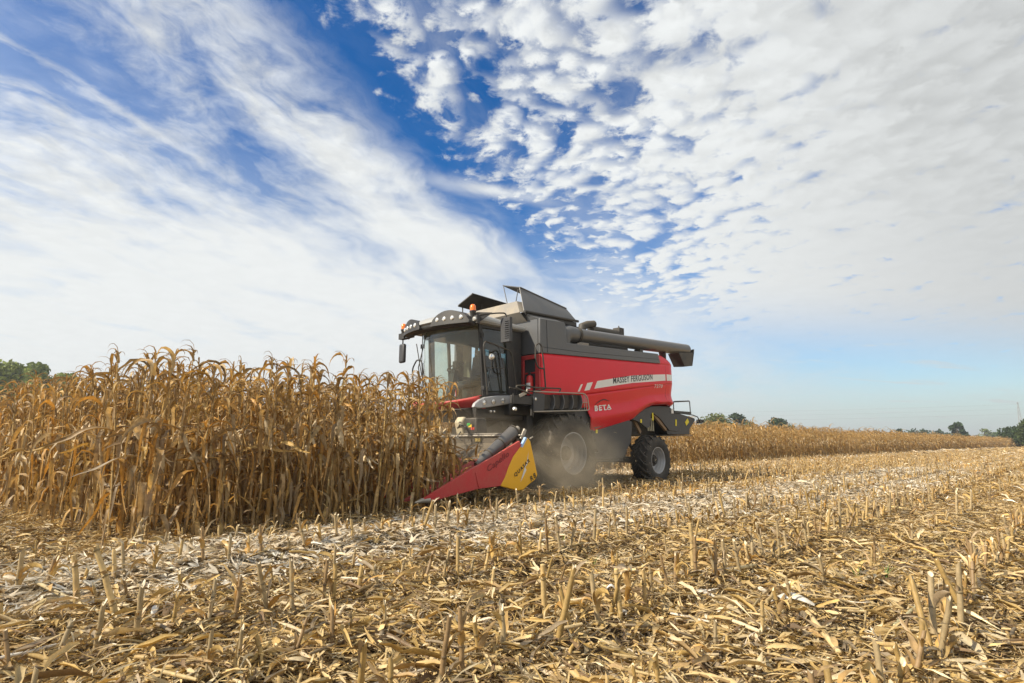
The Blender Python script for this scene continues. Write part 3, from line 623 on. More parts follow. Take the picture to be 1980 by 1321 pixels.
mb = MB(); mb.tube(rounded([(6.05, -0.9, 2.0), (6.05, -0.9, 2.35), (7.10, -0.9, 2.42), (7.12, -0.9, 2.02)], 0.06), 0.016, 8); mb.tube(rounded([(6.05, 0.9, 2.0), (6.05, 0.9, 2.35), (7.10, 0.9, 2.42), (7.12, 0.9, 2.02)], 0.06), 0.016, 8)
mb.bx(6.05, 7.12, -0.93, -0.90, 1.99, 2.06); mb.tube([(7.10, -0.9, 2.41), (7.10, 0.9, 2.41)], 0.016, 6); mb.build('tail_rail', dark, ch)
mb = MB(); mb.tube(rounded([(5.2, -0.95, 2.02), (7.1, -0.97, 1.96), (7.42, -1.0, 1.9), (7.46, -1.0, 1.80)], 0.06), 0.018, 8); mb.box((7.5, -1.0, 1.76), (0.16, 0.14, 0.12)); mb.box((7.64, -1.0, 1.77), (0.12, 0.16, 0.09)); mb.build('tail_lamp_arm', dark, ch, bevel=0.01)
mb = MB(); mb.box((5.22, -1.31, 2.0), (0.12, 0.02, 0.14)); mb.build('number_plate', white, combine)
for (x, y, z, dx_, dz_, ry_) in ((4.12, -1.305, 1.80, 0.07, 0.22, 0), (5.42, -1.305, 1.66, 0.07, 0.19, 0.1), (6.75, -0.957, 1.72, 0.22, 0.14, -0.6), (3.5, -1.305, 1.66, 0.08, 0.1, 0)):
    mb = MB(); mb.box((x, y, z), (dx_, 0.008, dz_), ry=ry_); mb.build('warning_sticker', ysticker, combine)
mb = MB(); mb.box((1.17, -1.50, 1.34), (0.07, 0.02, 0.09)); mb.build('side_marker', ysticker, combine)

# ---- wheels
def wheel(x, y, z, R, W, rr, lugs, s, lugh, lab=None):
    """s: +1 outer face towards -y"""
    hub = MB(); d = -s
    hub.lathe([(0.0, 0.10*d), (0.09, 0.10*d), (0.10, 0.04*d), (0.16, 0.03*d), (0.17, -0.10*d)], (x, y+d*W*0.12, z), 20, 'y')
    for k in range(8):
        a_ = k*math.pi/4; hub.tube([(x+0.13*math.cos(a_), y+d*(W*0.12+0.02), z+0.13*math.sin(a_)), (x+0.13*math.cos(a_), y+d*(W*0.12+0.055), z+0.13*math.sin(a_))], 0.014, 6)
    w = hub.build('wheel', darkd, combine, smooth=40)
    h = W/2
    mb = MB()
    prof = [(rr*1.00, 0.88*h), (rr*1.045, 0.93*h), (rr*1.045, 0.97*h), (rr*1.0, 0.97*h), (rr*0.965, 0.90*h), (rr*0.955, 0.72*h), (rr*0.90, 0.62*h), (rr*0.885, 0.40*h), (rr*0.84, 0.32*h), (rr*0.82, 0.05*h),
            (rr*0.62, -0.02*h), (rr*0.45, 0.10*h), (rr*0.30, 0.22*h), (0.12, 0.24*h), (0.0, 0.24*h)]
    mb.lathe([(r_, d*o_) for r_, o_ in prof], (x, y, z), 56, 'y')
    mb.lathe([(rr*1.0, d*0.88*h), (rr*0.95, 0), (rr*1.0, -d*0.88*h), (rr*1.045, -d*0.97*h), (rr*0.95, -d*0.9*h), (rr*0.85, -d*0.3*h), (rr*0.3, 0), (0, 0)], (x, y, z), 40, 'y')
    mb.build('rim', rimm, w, smooth=32)
    mb = MB()
    Rt = R-lugh
    prof = [(rr*1.0, 0.90*h), (rr*1.06, 0.98*h), (rr*1.15, 1.06*h), (rr*1.15+(Rt-rr*1.15)*0.5, 1.10*h), (Rt-0.06*R, 1.03*h), (Rt-0.015*R, 0.92*h), (Rt+0.005, 0.5*h), (Rt+0.012, 0.0)]
    prof = prof + [(r_, -o_) for r_, o_ in prof[-2::-1]]
    mb.lathe([(r_, d*o_) for r_, o_ in prof], (x, y, z), 72, 'y')
    for side in (-1, 1):
        for k in range(lugs):
            base = 2*math.pi*(k+(0.5 if side > 0 else 0))/lugs; pts = []
            segs = [(0.02, 0.0), (0.45, 0.085), (0.80, 0.15), (1.0, 0.175), (1.06, 0.18)]
            lowr = [Rt-0.02, Rt-0.02, Rt-0.03, Rt-0.05, Rt-0.11*R]; higr = [R, R, R-0.008, R-0.03, R-0.085*R]
            th = 0.036*R
            ring = []
            for (o_, da), lo_, hi_ in zip(segs, lowr, higr):
                aa = base + da*2.6*0.78; yy = y+side*o_*h
                for rad, dd in ((lo_, -th*1.25), (lo_, th*1.25), (hi_, th*0.8), (hi_, -th*0.8)):
                    a2 = aa+dd/rad; ring.append((x+rad*math.cos(a2), yy, z+rad*math.sin(a2)))
            m_ = len(segs)
            f_ = [(i*4+q, i*4+(q+1) % 4, (i+1)*4+(q+1) % 4, (i+1)*4+q) for i in range(m_-1) for q in range(4)] + [(3, 2, 1, 0), tuple((m_-1)*4+q for q in range(4))]
            mb.add(ring, f_)
    mb.build('tyre', rubber, w, smooth=38, label=lab)
    return w
wheel(0, -1.40, 0.83, 0.925, 0.66, 0.455, 22, 1, 0.055)
wheel(0, 1.40, 0.83, 0.925, 0.66, 0.455, 22, -1, 0.055)
wheel(3.88, -1.33, 0.59, 0.69, 0.50, 0.345, 19, 1, 0.048)
wheel(3.88, 1.33, 0.59, 0.69, 0.50, 0.345, 19, -1, 0.048)

# fire extinguisher in the locker
fe = thing('fire_extinguisher', 'small red fire extinguisher standing in the open locker between cab and side panel', 'fire extinguisher', (-0.93, -1.22, 2.12))
mb = MB(); mb.lathe([(0.0, 0.0), (0.075, 0.0), (0.08, 0.02), (0.08, 0.38), (0.06, 0.44), (0.025, 0.46), (0.0, 0.46)], (0, 0, 0), 20, 'z'); mb.build('cylinder', ext_red, fe, smooth=40)
mb = MB(); mb.box((0, 0, 0.49), (0.04, 0.05, 0.06)); mb.box((-0.05, 0, 0.52), (0.12, 0.02, 0.015)); mb.build('valve', dark, fe)
mb = MB(); mb.tube([(0, 0.03, 0.48), (0, 0.10, 0.46), (0, 0.12, 0.3), (0, 0.10, 0.15)], 0.014, 7); mb.build('hose', dark, fe)
mb = MB(); mb.grid(lambda u, v: (-0.082*math.cos((u-0.5)*1.8), -0.082*math.sin((u-0.5)*1.8), 0.14+v*0.14), 8, 1); mb.build('paper_tag', white, fe)

# ================================================================ maize header
header = thing('maize_header', 'wide red maize header with yellow end shield and grey cone below the cab', 'corn header', (-3.2, 0, 0))
def H(mb): mb.v = [(p[0]+3.2, p[1], p[2]) for p in mb.v]; return mb
redp = [(-5.04, 0.20), (-5.14, 0.255), (-4.9, 0.36), (-4.22, 0.65), (-3.7, 0.85), (-3.10, 1.10), (-3.06, 1.02), (-3.26, 0.84), (-3.38, 0.66), (-3.46, 0.50), (-3.57, 0.355), (-4.06, 0.335)]
yelp = [(-3.06, 1.02), (-2.97, 1.13), (-2.90, 1.15), (-2.84, 1.10), (-2.655, 0.50), (-2.72, 0.42), (-2.88, 0.345), (-3.02, 0.265), (-3.15, 0.255), (-3.35, 0.30), (-3.57, 0.355), (-3.46, 0.50), (-3.38, 0.66), (-3.26, 0.84)]
for s in (-1, 1):
    yo = 3.0*s
    mb = MB(); mb.prism(redp, yo, yo-s*0.05)
    # sloping inner flank of the pointed divider
    mb.slab([(-5.14, yo-s*0.04, 0.255), (-4.22, yo-s*0.04, 0.65), (-3.55, yo-s*0.04, 0.90), (-3.55, yo-s*0.42, 0.55), (-4.2, yo-s*0.34, 0.38), (-5.1, yo-s*0.08, 0.22)], (0, 0, -0.012))
    mb.tube([(-4.13, yo-s*0.0, 0.60), (-4.06, yo+s*0.004, 0.36)], 0.012, 6)
    dv = H(mb).build('end_divider', red_dusty, header, bevel=0.012)
    mb = MB(); mb.tube([(-5.02, yo-s*0.03, 0.225), (-5.16, yo-s*0.03, 0.225), (-5.28, yo-s*0.03, 0.205)], [0.045, 0.035, 0.008], 10); H(mb).build('divider_tip', steel, dv, smooth=50)
    mb = MB(); mb.prism(yelp, yo+s*0.012, yo-s*0.05); sh = H(mb).build('end_shield', yellow, header, bevel=0.012)
    if s < 0:
        f = lambda x0, z0, sx, sz, off=0.02: (lambda u, q: (x0+3.2+u*sx-q*sz, yo-off, z0+u*sz+q*sx))
        a_ = math.atan2(0.27, 0.40)
        lettering('QUASAR', 0.46, 0.075, f(-3.23, 0.475, math.cos(0.60), math.sin(0.60)), ink, sh, bold=0.022, shear=0.1, space=1.3)
        lettering('R8', 0.150, 0.09, f(-2.83, 0.395, math.cos(0.5), math.sin(0.5)), ink, sh, bold=0.015, shear=0.1, space=1.3)
        lettering('Capello', 0.56, 0.13, f(-3.86, 0.555, math.cos(0.48), math.sin(0.48), 0.008), maroon, dv, bold=0.008, shear=0.3, space=1.05)
        mb = MB(); mb.add([(-2.895, yo-0.016, 0.92), (-2.94, yo-0.016, 0.73), (-2.99, yo-0.016, 0.66), (-3.03, yo-0.016, 0.56), (-3.10, yo-0.016, 0.40), (-3.02, yo-0.016, 0.50), (-2.95, yo-0.016, 0.60), (-2.985, yo-0.016, 0.64), (-2.92, yo-0.016, 0.70)], [(8, 7, 6, 5, 4, 3, 2, 1, 0)])
        H(mb).build('bolt_emblem', white, sh, smooth=0)
        mb = MB(); mb.slab([(-3.085, yo-0.02, 1.0), (-2.965, yo-0.02, 1.165), (-2.925, yo-0.02, 1.15), (-3.05, yo-0.02, 0.985)], (0, 0.05, 0)); H(mb).build('blue_strip', blue, sh)
        mb = MB(); mb.box((-3.35, yo-0.004, 0.70), (0.02, 0.01, 0.0)); 
    yc = yo-s*0.27
    mb = MB(); P0, P1 = Vector((-2.98, yc, 1.26)), Vector((-3.86, yc, 0.70))
    mb.tube([P1, P1.lerp(P0, 0.12), P1.lerp(P0, 0.30), P0], [0.035, 0.075, 0.09, 0.125], 20)
    dr = H(mb).build('deflector_cone', tubegrey, header, smooth=45)
    for t, r in ((0.0, 0.055), (0.30, 0.098), (0.62, 0.116), (1.0, 0.142)):
        c = P1.lerp(P0, t); d_ = (P0-P1).normalized(); mb = MB(); mb.tube([c-d_*0.011, c+d_*0.011], r, 20); H(mb).build('cone_ring', darkd, dr, smooth=40)
    mb = MB(); mb.tube([P0, P0+(P0-P1).normalized()*0.14], 0.045, 10); mb.box((-2.93, yo-s*0.10, 1.20), (0.05, 0.03, 0.16), ry=0.5); mb.box((-2.86, yo-s*0.14, 1.22), (0.06, 0.04, 0.2), ry=0.45); mb.box((-2.90, yo-s*0.2, 1.12), (0.12, 0.05, 0.05))
    mb.tube([(-2.84, yo, 1.14), (-2.76, yo, 1.17)], 0.015, 6)
    H(mb).build('cone_bracket', steel, header, bevel=0.006)
mb = MB(); mb.bx(-2.95, -2.78, -2.95, 2.95, 1.06, 1.19); mb.bx(-2.86, -2.76, -2.95, 2.95, 0.30, 1.06); mb.bx(-3.5, -2.86, -2.95, 2.95, 0.30, 0.34)
mb.slab([(-3.3, -2.9, 0.72), (-3.3, 2.9, 0.72), (-2.95, 2.9, 1.06), (-2.95, -2.9, 1.06)], (0, 0, -0.015))
mb.tube([(-3.1, -2.8, 0.6), (-3.1, 2.8, 0.6)], 0.16, 16)
H(mb).build('header_frame', mat('dusty_header_steel', (0.07, 0.06, 0.05), 0.7, dust=0.5, dustcol=(0.24, 0.19, 0.12), scale=3), header)
mb = MB(); mb.tube([(-2.98, -2.9, 1.20), (-2.98, 2.9, 1.20)], 0.018, 8); mb.tube([(-2.98, -2.7, 1.235), (-2.98, -1.3, 1.235)], 0.01, 6); H(mb).build('hydraulic_pipe', steel, header)
mb = MB(); mb.prism([(-2.98, 1.18), (-2.66, 1.18), (-2.72, 1.54), (-2.98, 1.55)], -1.72, -1.36); gb = H(mb).build('gearbox_guard', darkd, header, bevel=0.03)
mb = MB(); mb.prism([(-3.0, 1.22), (-2.90, 1.2), (-2.90, 1.56), (-2.98, 1.58), (-3.06, 1.48)], -1.36, -1.14); H(mb).build('plastic_tank', beige, header, bevel=0.03)
mb = MB(); mb.tube([(-3.02, -1.2, 1.35), (-3.08, -1.35, 1.42), (-3.06, -1.52, 1.36), (-3.0, -1.6, 1.2)], 0.014, 7); mb.tube([(-3.0, -1.3, 1.3), (-3.1, -1.28, 1.18), (-3.05, -1.4, 1.1)], 0.012, 7); H(mb).build('hydraulic_hose', ink, header)
for c_, z_ in (((0.05, 0.35, 0.08), 1.42), ((0.75, 0.5, 0.03), 1.39), ((0.7, 0.05, 0.04), 1.34)):
    mb = MB(); mb.box((-2.985, -1.50-0.06*(1.42-z_)/0.04, z_), (0.012, 0.09, 0.05)); H(mb).build('sticker', mat('sticker_%d' % int(z_*100), c_), header)
mb = MB(); mb.box((-2.965, -1.75, 1.12), (0.02, 0.16, 0.06)); H(mb).build('sticker', mat('faded_yellow_sticker', (0.38, 0.28, 0.05), 0.7, dust=0.4), header)
def snout(y):
    def fn(u, v):
        x = -5.02 + u*1.45; w = 0.03 + 0.20*min(1, (u*1.25))**0.8; a__ = math.pi*v
        return (x, y - w*math.cos(a__), 0.15 + 0.17*u + (0.03+0.40*u**1.1)*math.sin(a__)**0.8)
    mb = MB(); mb.grid(fn, 16, 12); sn = H(mb).build('row_snout', red_dusty, header, smooth=60)
    def fn2(u, v):
        x = -3.57 + u*0.62; w = 0.235 + 0.04*u; a__ = math.pi*v
        return (x, y - w*math.cos(a__), 0.33 + (0.445 + 0.02*u)*math.sin(a__)**0.8)
    mb = MB(); mb.grid(fn2, 5, 12); H(mb).build('hood', red_dusty, sn, smooth=60)
    mb = MB(); mb.tube([(-5.0, y, 0.19), (-5.14, y, 0.15)], [0.035, 0.01], 8); H(mb).build('snout_tip', steel, sn)
for k in range(7): snout(-2.275+0.75*k)
# ================================================================ plants and litter (quad meshes with a colour per vertex)
rng = np.random.default_rng(7)
class QM:
    def __init__(s): s.V = []; s.F = []; s.C = []; s.n = 0
    def add(s, v, f, c):
        v = np.asarray(v, float).reshape(-1, 3); s.V.append(v); s.F.append(np.asarray(f, int)+s.n)
        c = np.asarray(c, float); s.C.append(np.tile(c, (len(v), 1)) if c.ndim == 1 else c); s.n += len(v)
    def arr(s): return np.concatenate(s.V), np.concatenate(s.F), np.concatenate(s.C)
def grid_faces(nu, nv, wrap=False):
    f = []
    for i in range(nu-1):
        for j in range(nv if wrap else nv-1):
            k = (j+1) % nv; f.append((i*nv+j, i*nv+k, (i+1)*nv+k, (i+1)*nv+j))
    return f
def qtube(q, path, rad, n, c):
    P = np.asarray(path, float); m = len(P); T = np.gradient(P, axis=0); T /= np.linalg.norm(T, axis=1)[:, None]+1e-9
    ref = np.array([1., 0, 0]) if abs(T[0][2]) > 0.7 else np.array([0, 0, 1.]); vs = []
    for i in range(m):
        u_ = np.cross(T[i], ref); u_ /= np.linalg.norm(u_)+1e-9; w_ = np.cross(T[i], u_)
        r = rad[i] if hasattr(rad, '__len__') else rad
        for k in range(n):
            a_ = 2*math.pi*k/n; vs.append(P[i]+(u_*math.cos(a_)+w_*math.sin(a_))*r)
    q.add(vs, grid_faces(m, n, True), c)
def ribbon(q, p0, az, el, L, W, bend, seg, c, c2=None, twist=0.0, fold=0.35, side=0.0, wav=0.12, r=rng, early=False):
    """dry leaf: starts at p0 towards az/el, bends down by `bend` over its length, twists, folded along the midrib"""
    p = np.array(p0, float); ds = L/seg; rows = []; cols = []; e = el; a_ = az; tw = r.uniform(-0.4, 0.4)
    c = np.array(c); c2 = c*0.8 if c2 is None else np.array(c2)
    for i in range(seg+1):
        t = i/seg
        T = np.array([math.cos(e)*math.cos(a_), math.cos(e)*math.sin(a_), math.sin(e)])
        S = np.array([-math.sin(a_), math.cos(a_), 0]); N = np.cross(T, S)
        th = tw+twist*t; S2 = S*math.cos(th)+N*math.sin(th); N2 = np.cross(T, S2)
        w = W*(0.45+0.55*min(1, t*5))*(1-t**2.2*0.97)*0.5*(1+r.uniform(-wav, wav))
        f_ = fold*(1+r.uniform(-0.5, 0.5))
        rows += [p-S2*w+N2*w*f_, p+N2*0.0, p+S2*w*(1+r.uniform(-wav, wav))+N2*w*f_]
        cc_ = c*(1-t)+c2*t; k = r.uniform(0.85, 1.12); cols += [cc_*k*0.92, cc_*k*1.10, cc_*k*0.95]
        p = p+T*ds; e = e-bend/seg*((4.6*max(0, 1-abs(t-0.12)/0.22)) if early else (0.4+1.2*math.sin(math.pi*min(1, t*1.15))))+r.uniform(-0.16, 0.16); a_ += side/seg+r.uniform(-0.16, 0.16)
        e = max(e, -1.75)
    q.add(rows, grid_faces(seg+1, 3), np.array(cols))
def to_mesh(name, VFC, material, smooth=True):
    v, f, c = VFC; me = bpy.data.meshes.new(name)
    me.vertices.add(len(v)); me.vertices.foreach_set('co', v.astype(np.float32).ravel())
    me.loops.add(f.size); me.loops.foreach_set('vertex_index', f.astype(np.int32).ravel())
    me.polygons.add(len(f)); me.polygons.foreach_set('loop_start', np.arange(0, f.size, 4, dtype=np.int32)); me.polygons.foreach_set('loop_total', np.full(len(f), 4, np.int32))
    me.update(calc_edges=True)
    at = me.color_attributes.new('Col', 'FLOAT_COLOR', 'POINT'); at.data.foreach_set('color', np.concatenate([c, np.ones((len(c), 1))], 1).astype(np.float32).ravel())
    me.materials.append(material)
    if smooth: me.shade_smooth()
    return me
def scatter_mesh(name, variants, which, loc, R, S, cm, material, smooth=True):
    """one mesh out of many copies: which[i] variant, loc (n,3), R (n,3,3), S (n,), cm (n,3) colour factor"""
    Vs, Fs, Cs = [], [], []; n0 = 0
    for k, (v, f, c) in enumerate(variants):
        idx = np.where(which == k)[0]
        if not len(idx): continue
        sv = v[None]*(S[idx][:, None, None] if S.ndim == 1 else S[idx][:, None, :])
        w = np.einsum('nij,nkj->nki', R[idx], sv) + loc[idx][:, None]
        Vs.append(w.reshape(-1, 3)); off = n0 + np.arange(len(idx))*len(v)
        Fs.append((f[None]+off[:, None, None]).reshape(-1, 4)); Cs.append(np.clip(c[None]*cm[idx][:, None], 0, 1).reshape(-1, 3)); n0 += len(idx)*len(v)
    return to_mesh(name, (np.concatenate(Vs), np.concatenate(Fs), np.concatenate(Cs)), material, smooth)
def rotz_m(a_): 
    c, s_ = np.cos(a_), np.sin(a_); z = np.zeros_like(a_); o = np.ones_like(a_)
    return np.stack([np.stack([c, -s_, z], -1), np.stack([s_, c, z], -1), np.stack([z, z, o], -1)], -2)
def rotx_m(a_):
    c, s_ = np.cos(a_), np.sin(a_); z = np.zeros_like(a_); o = np.ones_like(a_)
    return np.stack([np.stack([o, z, z], -1), np.stack([z, c, -s_], -1), np.stack([z, s_, c], -1)], -2)
def roty_m(a_):
    c, s_ = np.cos(a_), np.sin(a_); z = np.zeros_like(a_); o = np.ones_like(a_)
    return np.stack([np.stack([c, z, s_], -1), np.stack([z, o, z], -1), np.stack([-s_, z, c], -1)], -2)

def dry_mat(name, transl=0.45, rough=0.5, spec=0.35, rnd=0.25, fine=False):
    m = bpy.data.materials.new(name); m.use_nodes = True; t = NT(m.node_tree); bs = t.n['Principled BSDF']; out = t.n['Material Output']
    at = t.new('ShaderNodeAttribute', attribute_name='Col'); oi = t.new('ShaderNodeObjectInfo')
    geo = t.new('ShaderNodeNewGeometry')
    n = t.noise(geo.outputs['Position'], 23, 5, 0.65)
    if fine:
        n = n*0.5+t.noise(geo.outputs['Position'], 150, 4, 0.7)*0.5
    k = t.mapr(n, 0.3, 0.72, 0.58 if fine else 0.68, 1.25, False)*(V(t, oi.outputs['Random'])*rnd+(1-rnd*0.5))
    sc_ = t.new('ShaderNodeVectorMath', operation='SCALE'); t.l.new(at.outputs['Color'], sc_.inputs[0]); t.put(sc_.inputs['Scale'], k)
    t.l.new(sc_.outputs[0], bs.inputs['Base Color']); bs.inputs['Roughness'].default_value = rough; bs.inputs['Specular IOR Level'].default_value = spec
    tr = t.new('ShaderNodeBsdfTranslucent'); tc_ = t.mix(1.0, sc_.outputs[0], (1.0, 0.82, 0.48), 'MULTIPLY'); t.put(tr.inputs[0], tc_)
    mx = t.new('ShaderNodeMixShader'); mx.inputs[0].default_value = transl
    t.l.new(bs.outputs[0], mx.inputs[1]); t.l.new(tr.outputs[0], mx.inputs[2]); t.l.new(mx.outputs[0], out.inputs[0])
    return m
leafm = dry_mat('dry_corn_leaf', 0.33, 0.50, 0.35)
stalkm = dry_mat('dry_corn_stalk', 0.05, 0.45, 0.4, rnd=0.2)
huskm = dry_mat('dry_husk', 0.25, 0.5, 0.35)
litterm = dry_mat('dry_litter', 0.18, 0.55, 0.3, fine=True)

LEAFC = [(0.48, 0.32, 0.12), (0.40, 0.265, 0.11), (0.56, 0.40, 0.18), (0.42, 0.31, 0.17), (0.60, 0.43, 0.17), (0.50, 0.30, 0.09), (0.36, 0.28, 0.18), (0.70, 0.55, 0.31)]
STALKC = [(0.52, 0.36, 0.14), (0.46, 0.32, 0.14), (0.56, 0.42, 0.19), (0.42, 0.28, 0.12)]
def corn_variant(seed, lod=0):
    r = np.random.default_rng(seed); Hh = r.uniform(1.78, 2.0)
    lx, ly = r.normal(0, 0.05, 2); n = 9 if lod == 0 else 5
    zs = np.linspace(-0.03, Hh, n); path = np.stack([lx*(zs/Hh)**2, ly*(zs/Hh)**2, zs], 1)
    if lod == 0: path[1:, :2] += r.normal(0, 0.006, (n-1, 2))
    st = QM(); sc = np.array(STALKC[r.integers(4)])
    qtube(st, path, np.linspace(0.0135, 0.006, n), 6 if lod == 0 else 4, sc)
    if lod == 0:
        for z in np.arange(0.12, Hh-0.1, 0.19):
            px_, py_ = np.interp(z, zs, path[:, 0]), np.interp(z, zs, path[:, 1]); rr = 0.0165-0.004*z
            qtube(st, [(px_, py_, z-0.006), (px_, py_, z), (px_, py_, z+0.007)], [rr*0.86, rr, rr*0.86], 6, sc*0.6)
    lf = QM(); nl = 18 if lod == 0 else 12; az0 = r.uniform(0, 6.28)
    for i in range(nl):
        z = 0.18+(Hh-0.30)*i/(nl-1)+r.uniform(-0.04, 0.04); az = az0+math.pi*(i % 2)+r.normal(0, 0.45)
        px_, py_ = np.interp(z, zs, path[:, 0]), np.interp(z, zs, path[:, 1])
        top = z > Hh*0.68; L = r.uniform(0.55, 0.9)*(1.0 if not top else 0.68); c = np.array(LEAFC[r.integers(8)])*r.uniform(0.72, 1.10)
        if top: el, bend = r.uniform(0.8, 1.4), r.uniform(2.2, 3.1)
        else:
            el = r.uniform(-0.5, 0.9) if r.random() < 0.75 else r.uniform(0.6, 1.2); bend = el+1.5+r.uniform(-0.15, 0.2)
        if r.random() < 0.05 and not top: el, bend, L = r.uniform(0.1, 0.5), r.uniform(0.5, 1.0), L*0.9
        seg = (9 if lod == 0 else 5)
        ribbon(lf, (px_, py_, z), az, el, L, r.uniform(0.036, 0.070)*(1 if not top else 0.8), bend, seg, c, c*r.uniform(0.7, 1.15), twist=r.uniform(-2.4, 2.4), fold=r.uniform(0.2, 0.8), side=r.uniform(-0.9, 0.9), r=r, wav=0.22, early=(r.random() < 0.93 and not top))
        if lod == 0:      # sheath hugging the stalk
            ribbon(lf, (px_+0.012*math.cos(az), py_+0.012*math.sin(az), z), az+0.3, -1.45, r.uniform(0.10, 0.2), 0.04, 0.1, 2, c*0.9, r=r)
    ear = QM(); ears = 1 if r.random() < 0.85 else 2
    for e_ in range(ears):
        z = r.uniform(0.85, 1.15)+0.12*e_; az = r.uniform(0, 6.28); ce = np.array([(0.66, 0.53, 0.33), (0.58, 0.44, 0.25), (0.70, 0.58, 0.38)][r.integers(3)])
        p = np.array([0.03*math.cos(az), 0.03*math.sin(az), z]); d = np.array([0.35*math.cos(az), 0.35*math.sin(az), -1.0 if r.random() < 0.7 else 0.9]); d /= np.linalg.norm(d)
        ts = np.linspace(0, 1, 6); qtube(ear, [p+d*0.24*t for t in ts], [0.014, 0.031, 0.038, 0.034, 0.022, 0.004], 7 if lod == 0 else 4, ce)
        if lod == 0:
            for _ in range(4):
                a2 = r.uniform(0, 6.28); ribbon(ear, p+d*0.02, a2, math.asin(d[2])*0.75+r.uniform(-0.3, 0.2), r.uniform(0.18, 0.3), 0.045, 0.5*np.sign(-d[2])*-1, 4, ce*1.05, r=r, twist=1)
    ta = QM(); top = path[-1]; ct = np.array([0.42, 0.28, 0.13])
    for i in range(5 if lod == 0 else 3):
        az = r.uniform(0, 6.28); ribbon(ta, top-np.array([0, 0, r.uniform(0, 0.10)]), az, r.uniform(0.7, 1.5), r.uniform(0.12, 0.30), 0.018, r.uniform(1.6, 3.0), 5 if lod == 0 else 3, ct, r=r, wav=0.4, fold=0.8)
    return st, lf, ear, ta
def terrain(x, y):
    """soft mounds of residue left by the harvester plus low soil ridges of the cut rows"""
    x = np.asarray(x, float); y = np.asarray(y, float)
    g = lambda c, w: np.exp(-((y-c)/w)**2)
    out = 0.055*g(-4.55, 0.8)*(y < 3) + 0.05*g(1.6, 1.1)*(x > 5.8) + 0.02*np.cos((y+2.65)/0.75*2*np.pi)*(y < 3.0)
    out += 0.02*np.sin(x*1.7+y*2.3)+0.015*np.sin(x*3.9-y*1.1)+0.012*np.sin(y*5.1+x*0.7)
    dd = np.hypot(x+10.4, y+10.1); return out*np.clip((60-dd)/40, 0, 1)*np.clip(dd/2.0, 0.3, 1)

# ---- ground sheet, fine near the photographer and reaching the horizon
gm_ = bpy.data.materials.new('field_soil'); gm_.use_nodes = True; t = NT(gm_.node_tree); bs = t.n['Principled BSDF']
g = t.new('ShaderNodeNewGeometry'); P = g.outputs['Position']; px_, py_, pz_ = t.sep(P)
n1 = t.noise(P, 1.3, 6, 0.65); n2 = t.noise(P, 22, 6, 0.7); n3 = t.noise(t.vec(px_*0.35, py_*1.2), 3.0, 5, 0.6); n4 = t.noise(P, 70, 3, 0.6)
soil = t.mix(t.mapr(n2, 0.3, 0.7), (0.070, 0.048, 0.030), (0.15, 0.108, 0.068))
straw = t.mix(t.mapr(n4, 0.35, 0.65), (0.34, 0.23, 0.10), (0.62, 0.47, 0.26))
straw = t.mix(t.mapr(n3, 0.45, 0.65)*0.7, straw, (0.74, 0.63, 0.44))
dd = t.m('SQRT', (px_+10.4)*(px_+10.4)+(py_+10.1)*(py_+10.1))
sh_ = (px_+8.0).max(0.0).min(12.0); bd = t.m('EXPONENT', ((py_+4.55+sh_*0.10+(n1-0.5)*0.5)/0.75).pow(2)*-1.0)
soil = t.mix(bd*0.85, soil, (0.62, 0.50, 0.34)); straw = t.mix(bd*0.6, straw, (0.82, 0.70, 0.52))
t.put(bs.inputs['Base Color'], t.mix(t.mapr(n1*0.5+n2*0.5+t.mapr(dd, 4, 22)*0.5, 0.5, 0.72), soil, straw)); bs.inputs['Roughness'].default_value = 0.95; bs.inputs['Specular IOR Level'].default_value = 0.1
bn = t.new('ShaderNodeBump'); bn.inputs['Strength'].default_value = 0.9; bn.inputs['Distance'].default_value = 0.05; t.put(bn.inputs['Height'], n2+n4*0.4); t.l.new(bn.outputs[0], bs.inputs['Normal'])
def axis_pts(lo, hi, step, far):
    a_ = list(np.arange(lo, hi+1e-6, step)); s_ = step; p = hi
    while p < far: s_ *= 1.35; p += s_; a_.append(p)
    s_ = step; p = lo
    while p > -far: s_ *= 1.35; p -= s_; a_.insert(0, p)
    return np.array(a_)
gx = axis_pts(-15, 30, 0.12, 1800); gy = axis_pts(-16, 6, 0.09, 1800); GX, GY = np.meshgrid(gx, gy, indexing='ij')
rr_ = rng.normal(0, 0.006, GX.shape); near_ = (np.hypot(GX+10.4, GY+10.1) < 25)
GZ = terrain(GX, GY)-0.02+rr_*near_
me = bpy.data.meshes.new('ground'); nx_, ny_ = GX.shape
me.vertices.add(nx_*ny_); me.vertices.foreach_set('co', np.stack([GX, GY, GZ], -1).astype(np.float32).ravel())
ii, jj = np.meshgrid(np.arange(nx_-1), np.arange(ny_-1), indexing='ij'); b0 = (ii*ny_+jj).ravel(); gf = np.stack([b0, b0+ny_, b0+ny_+1, b0+1], 1)
me.loops.add(gf.size); me.loops.foreach_set('vertex_index', gf.astype(np.int32).ravel()); me.polygons.add(len(gf)); me.polygons.foreach_set('loop_start', np.arange(0, gf.size, 4, dtype=np.int32)); me.polygons.foreach_set('loop_total', np.full(len(gf), 4, np.int32))
me.update(calc_edges=True); me.materials.append(gm_); me.shade_smooth()
ground = bpy.data.objects.new('ground', me); link(ground); ground['kind'] = 'structure'

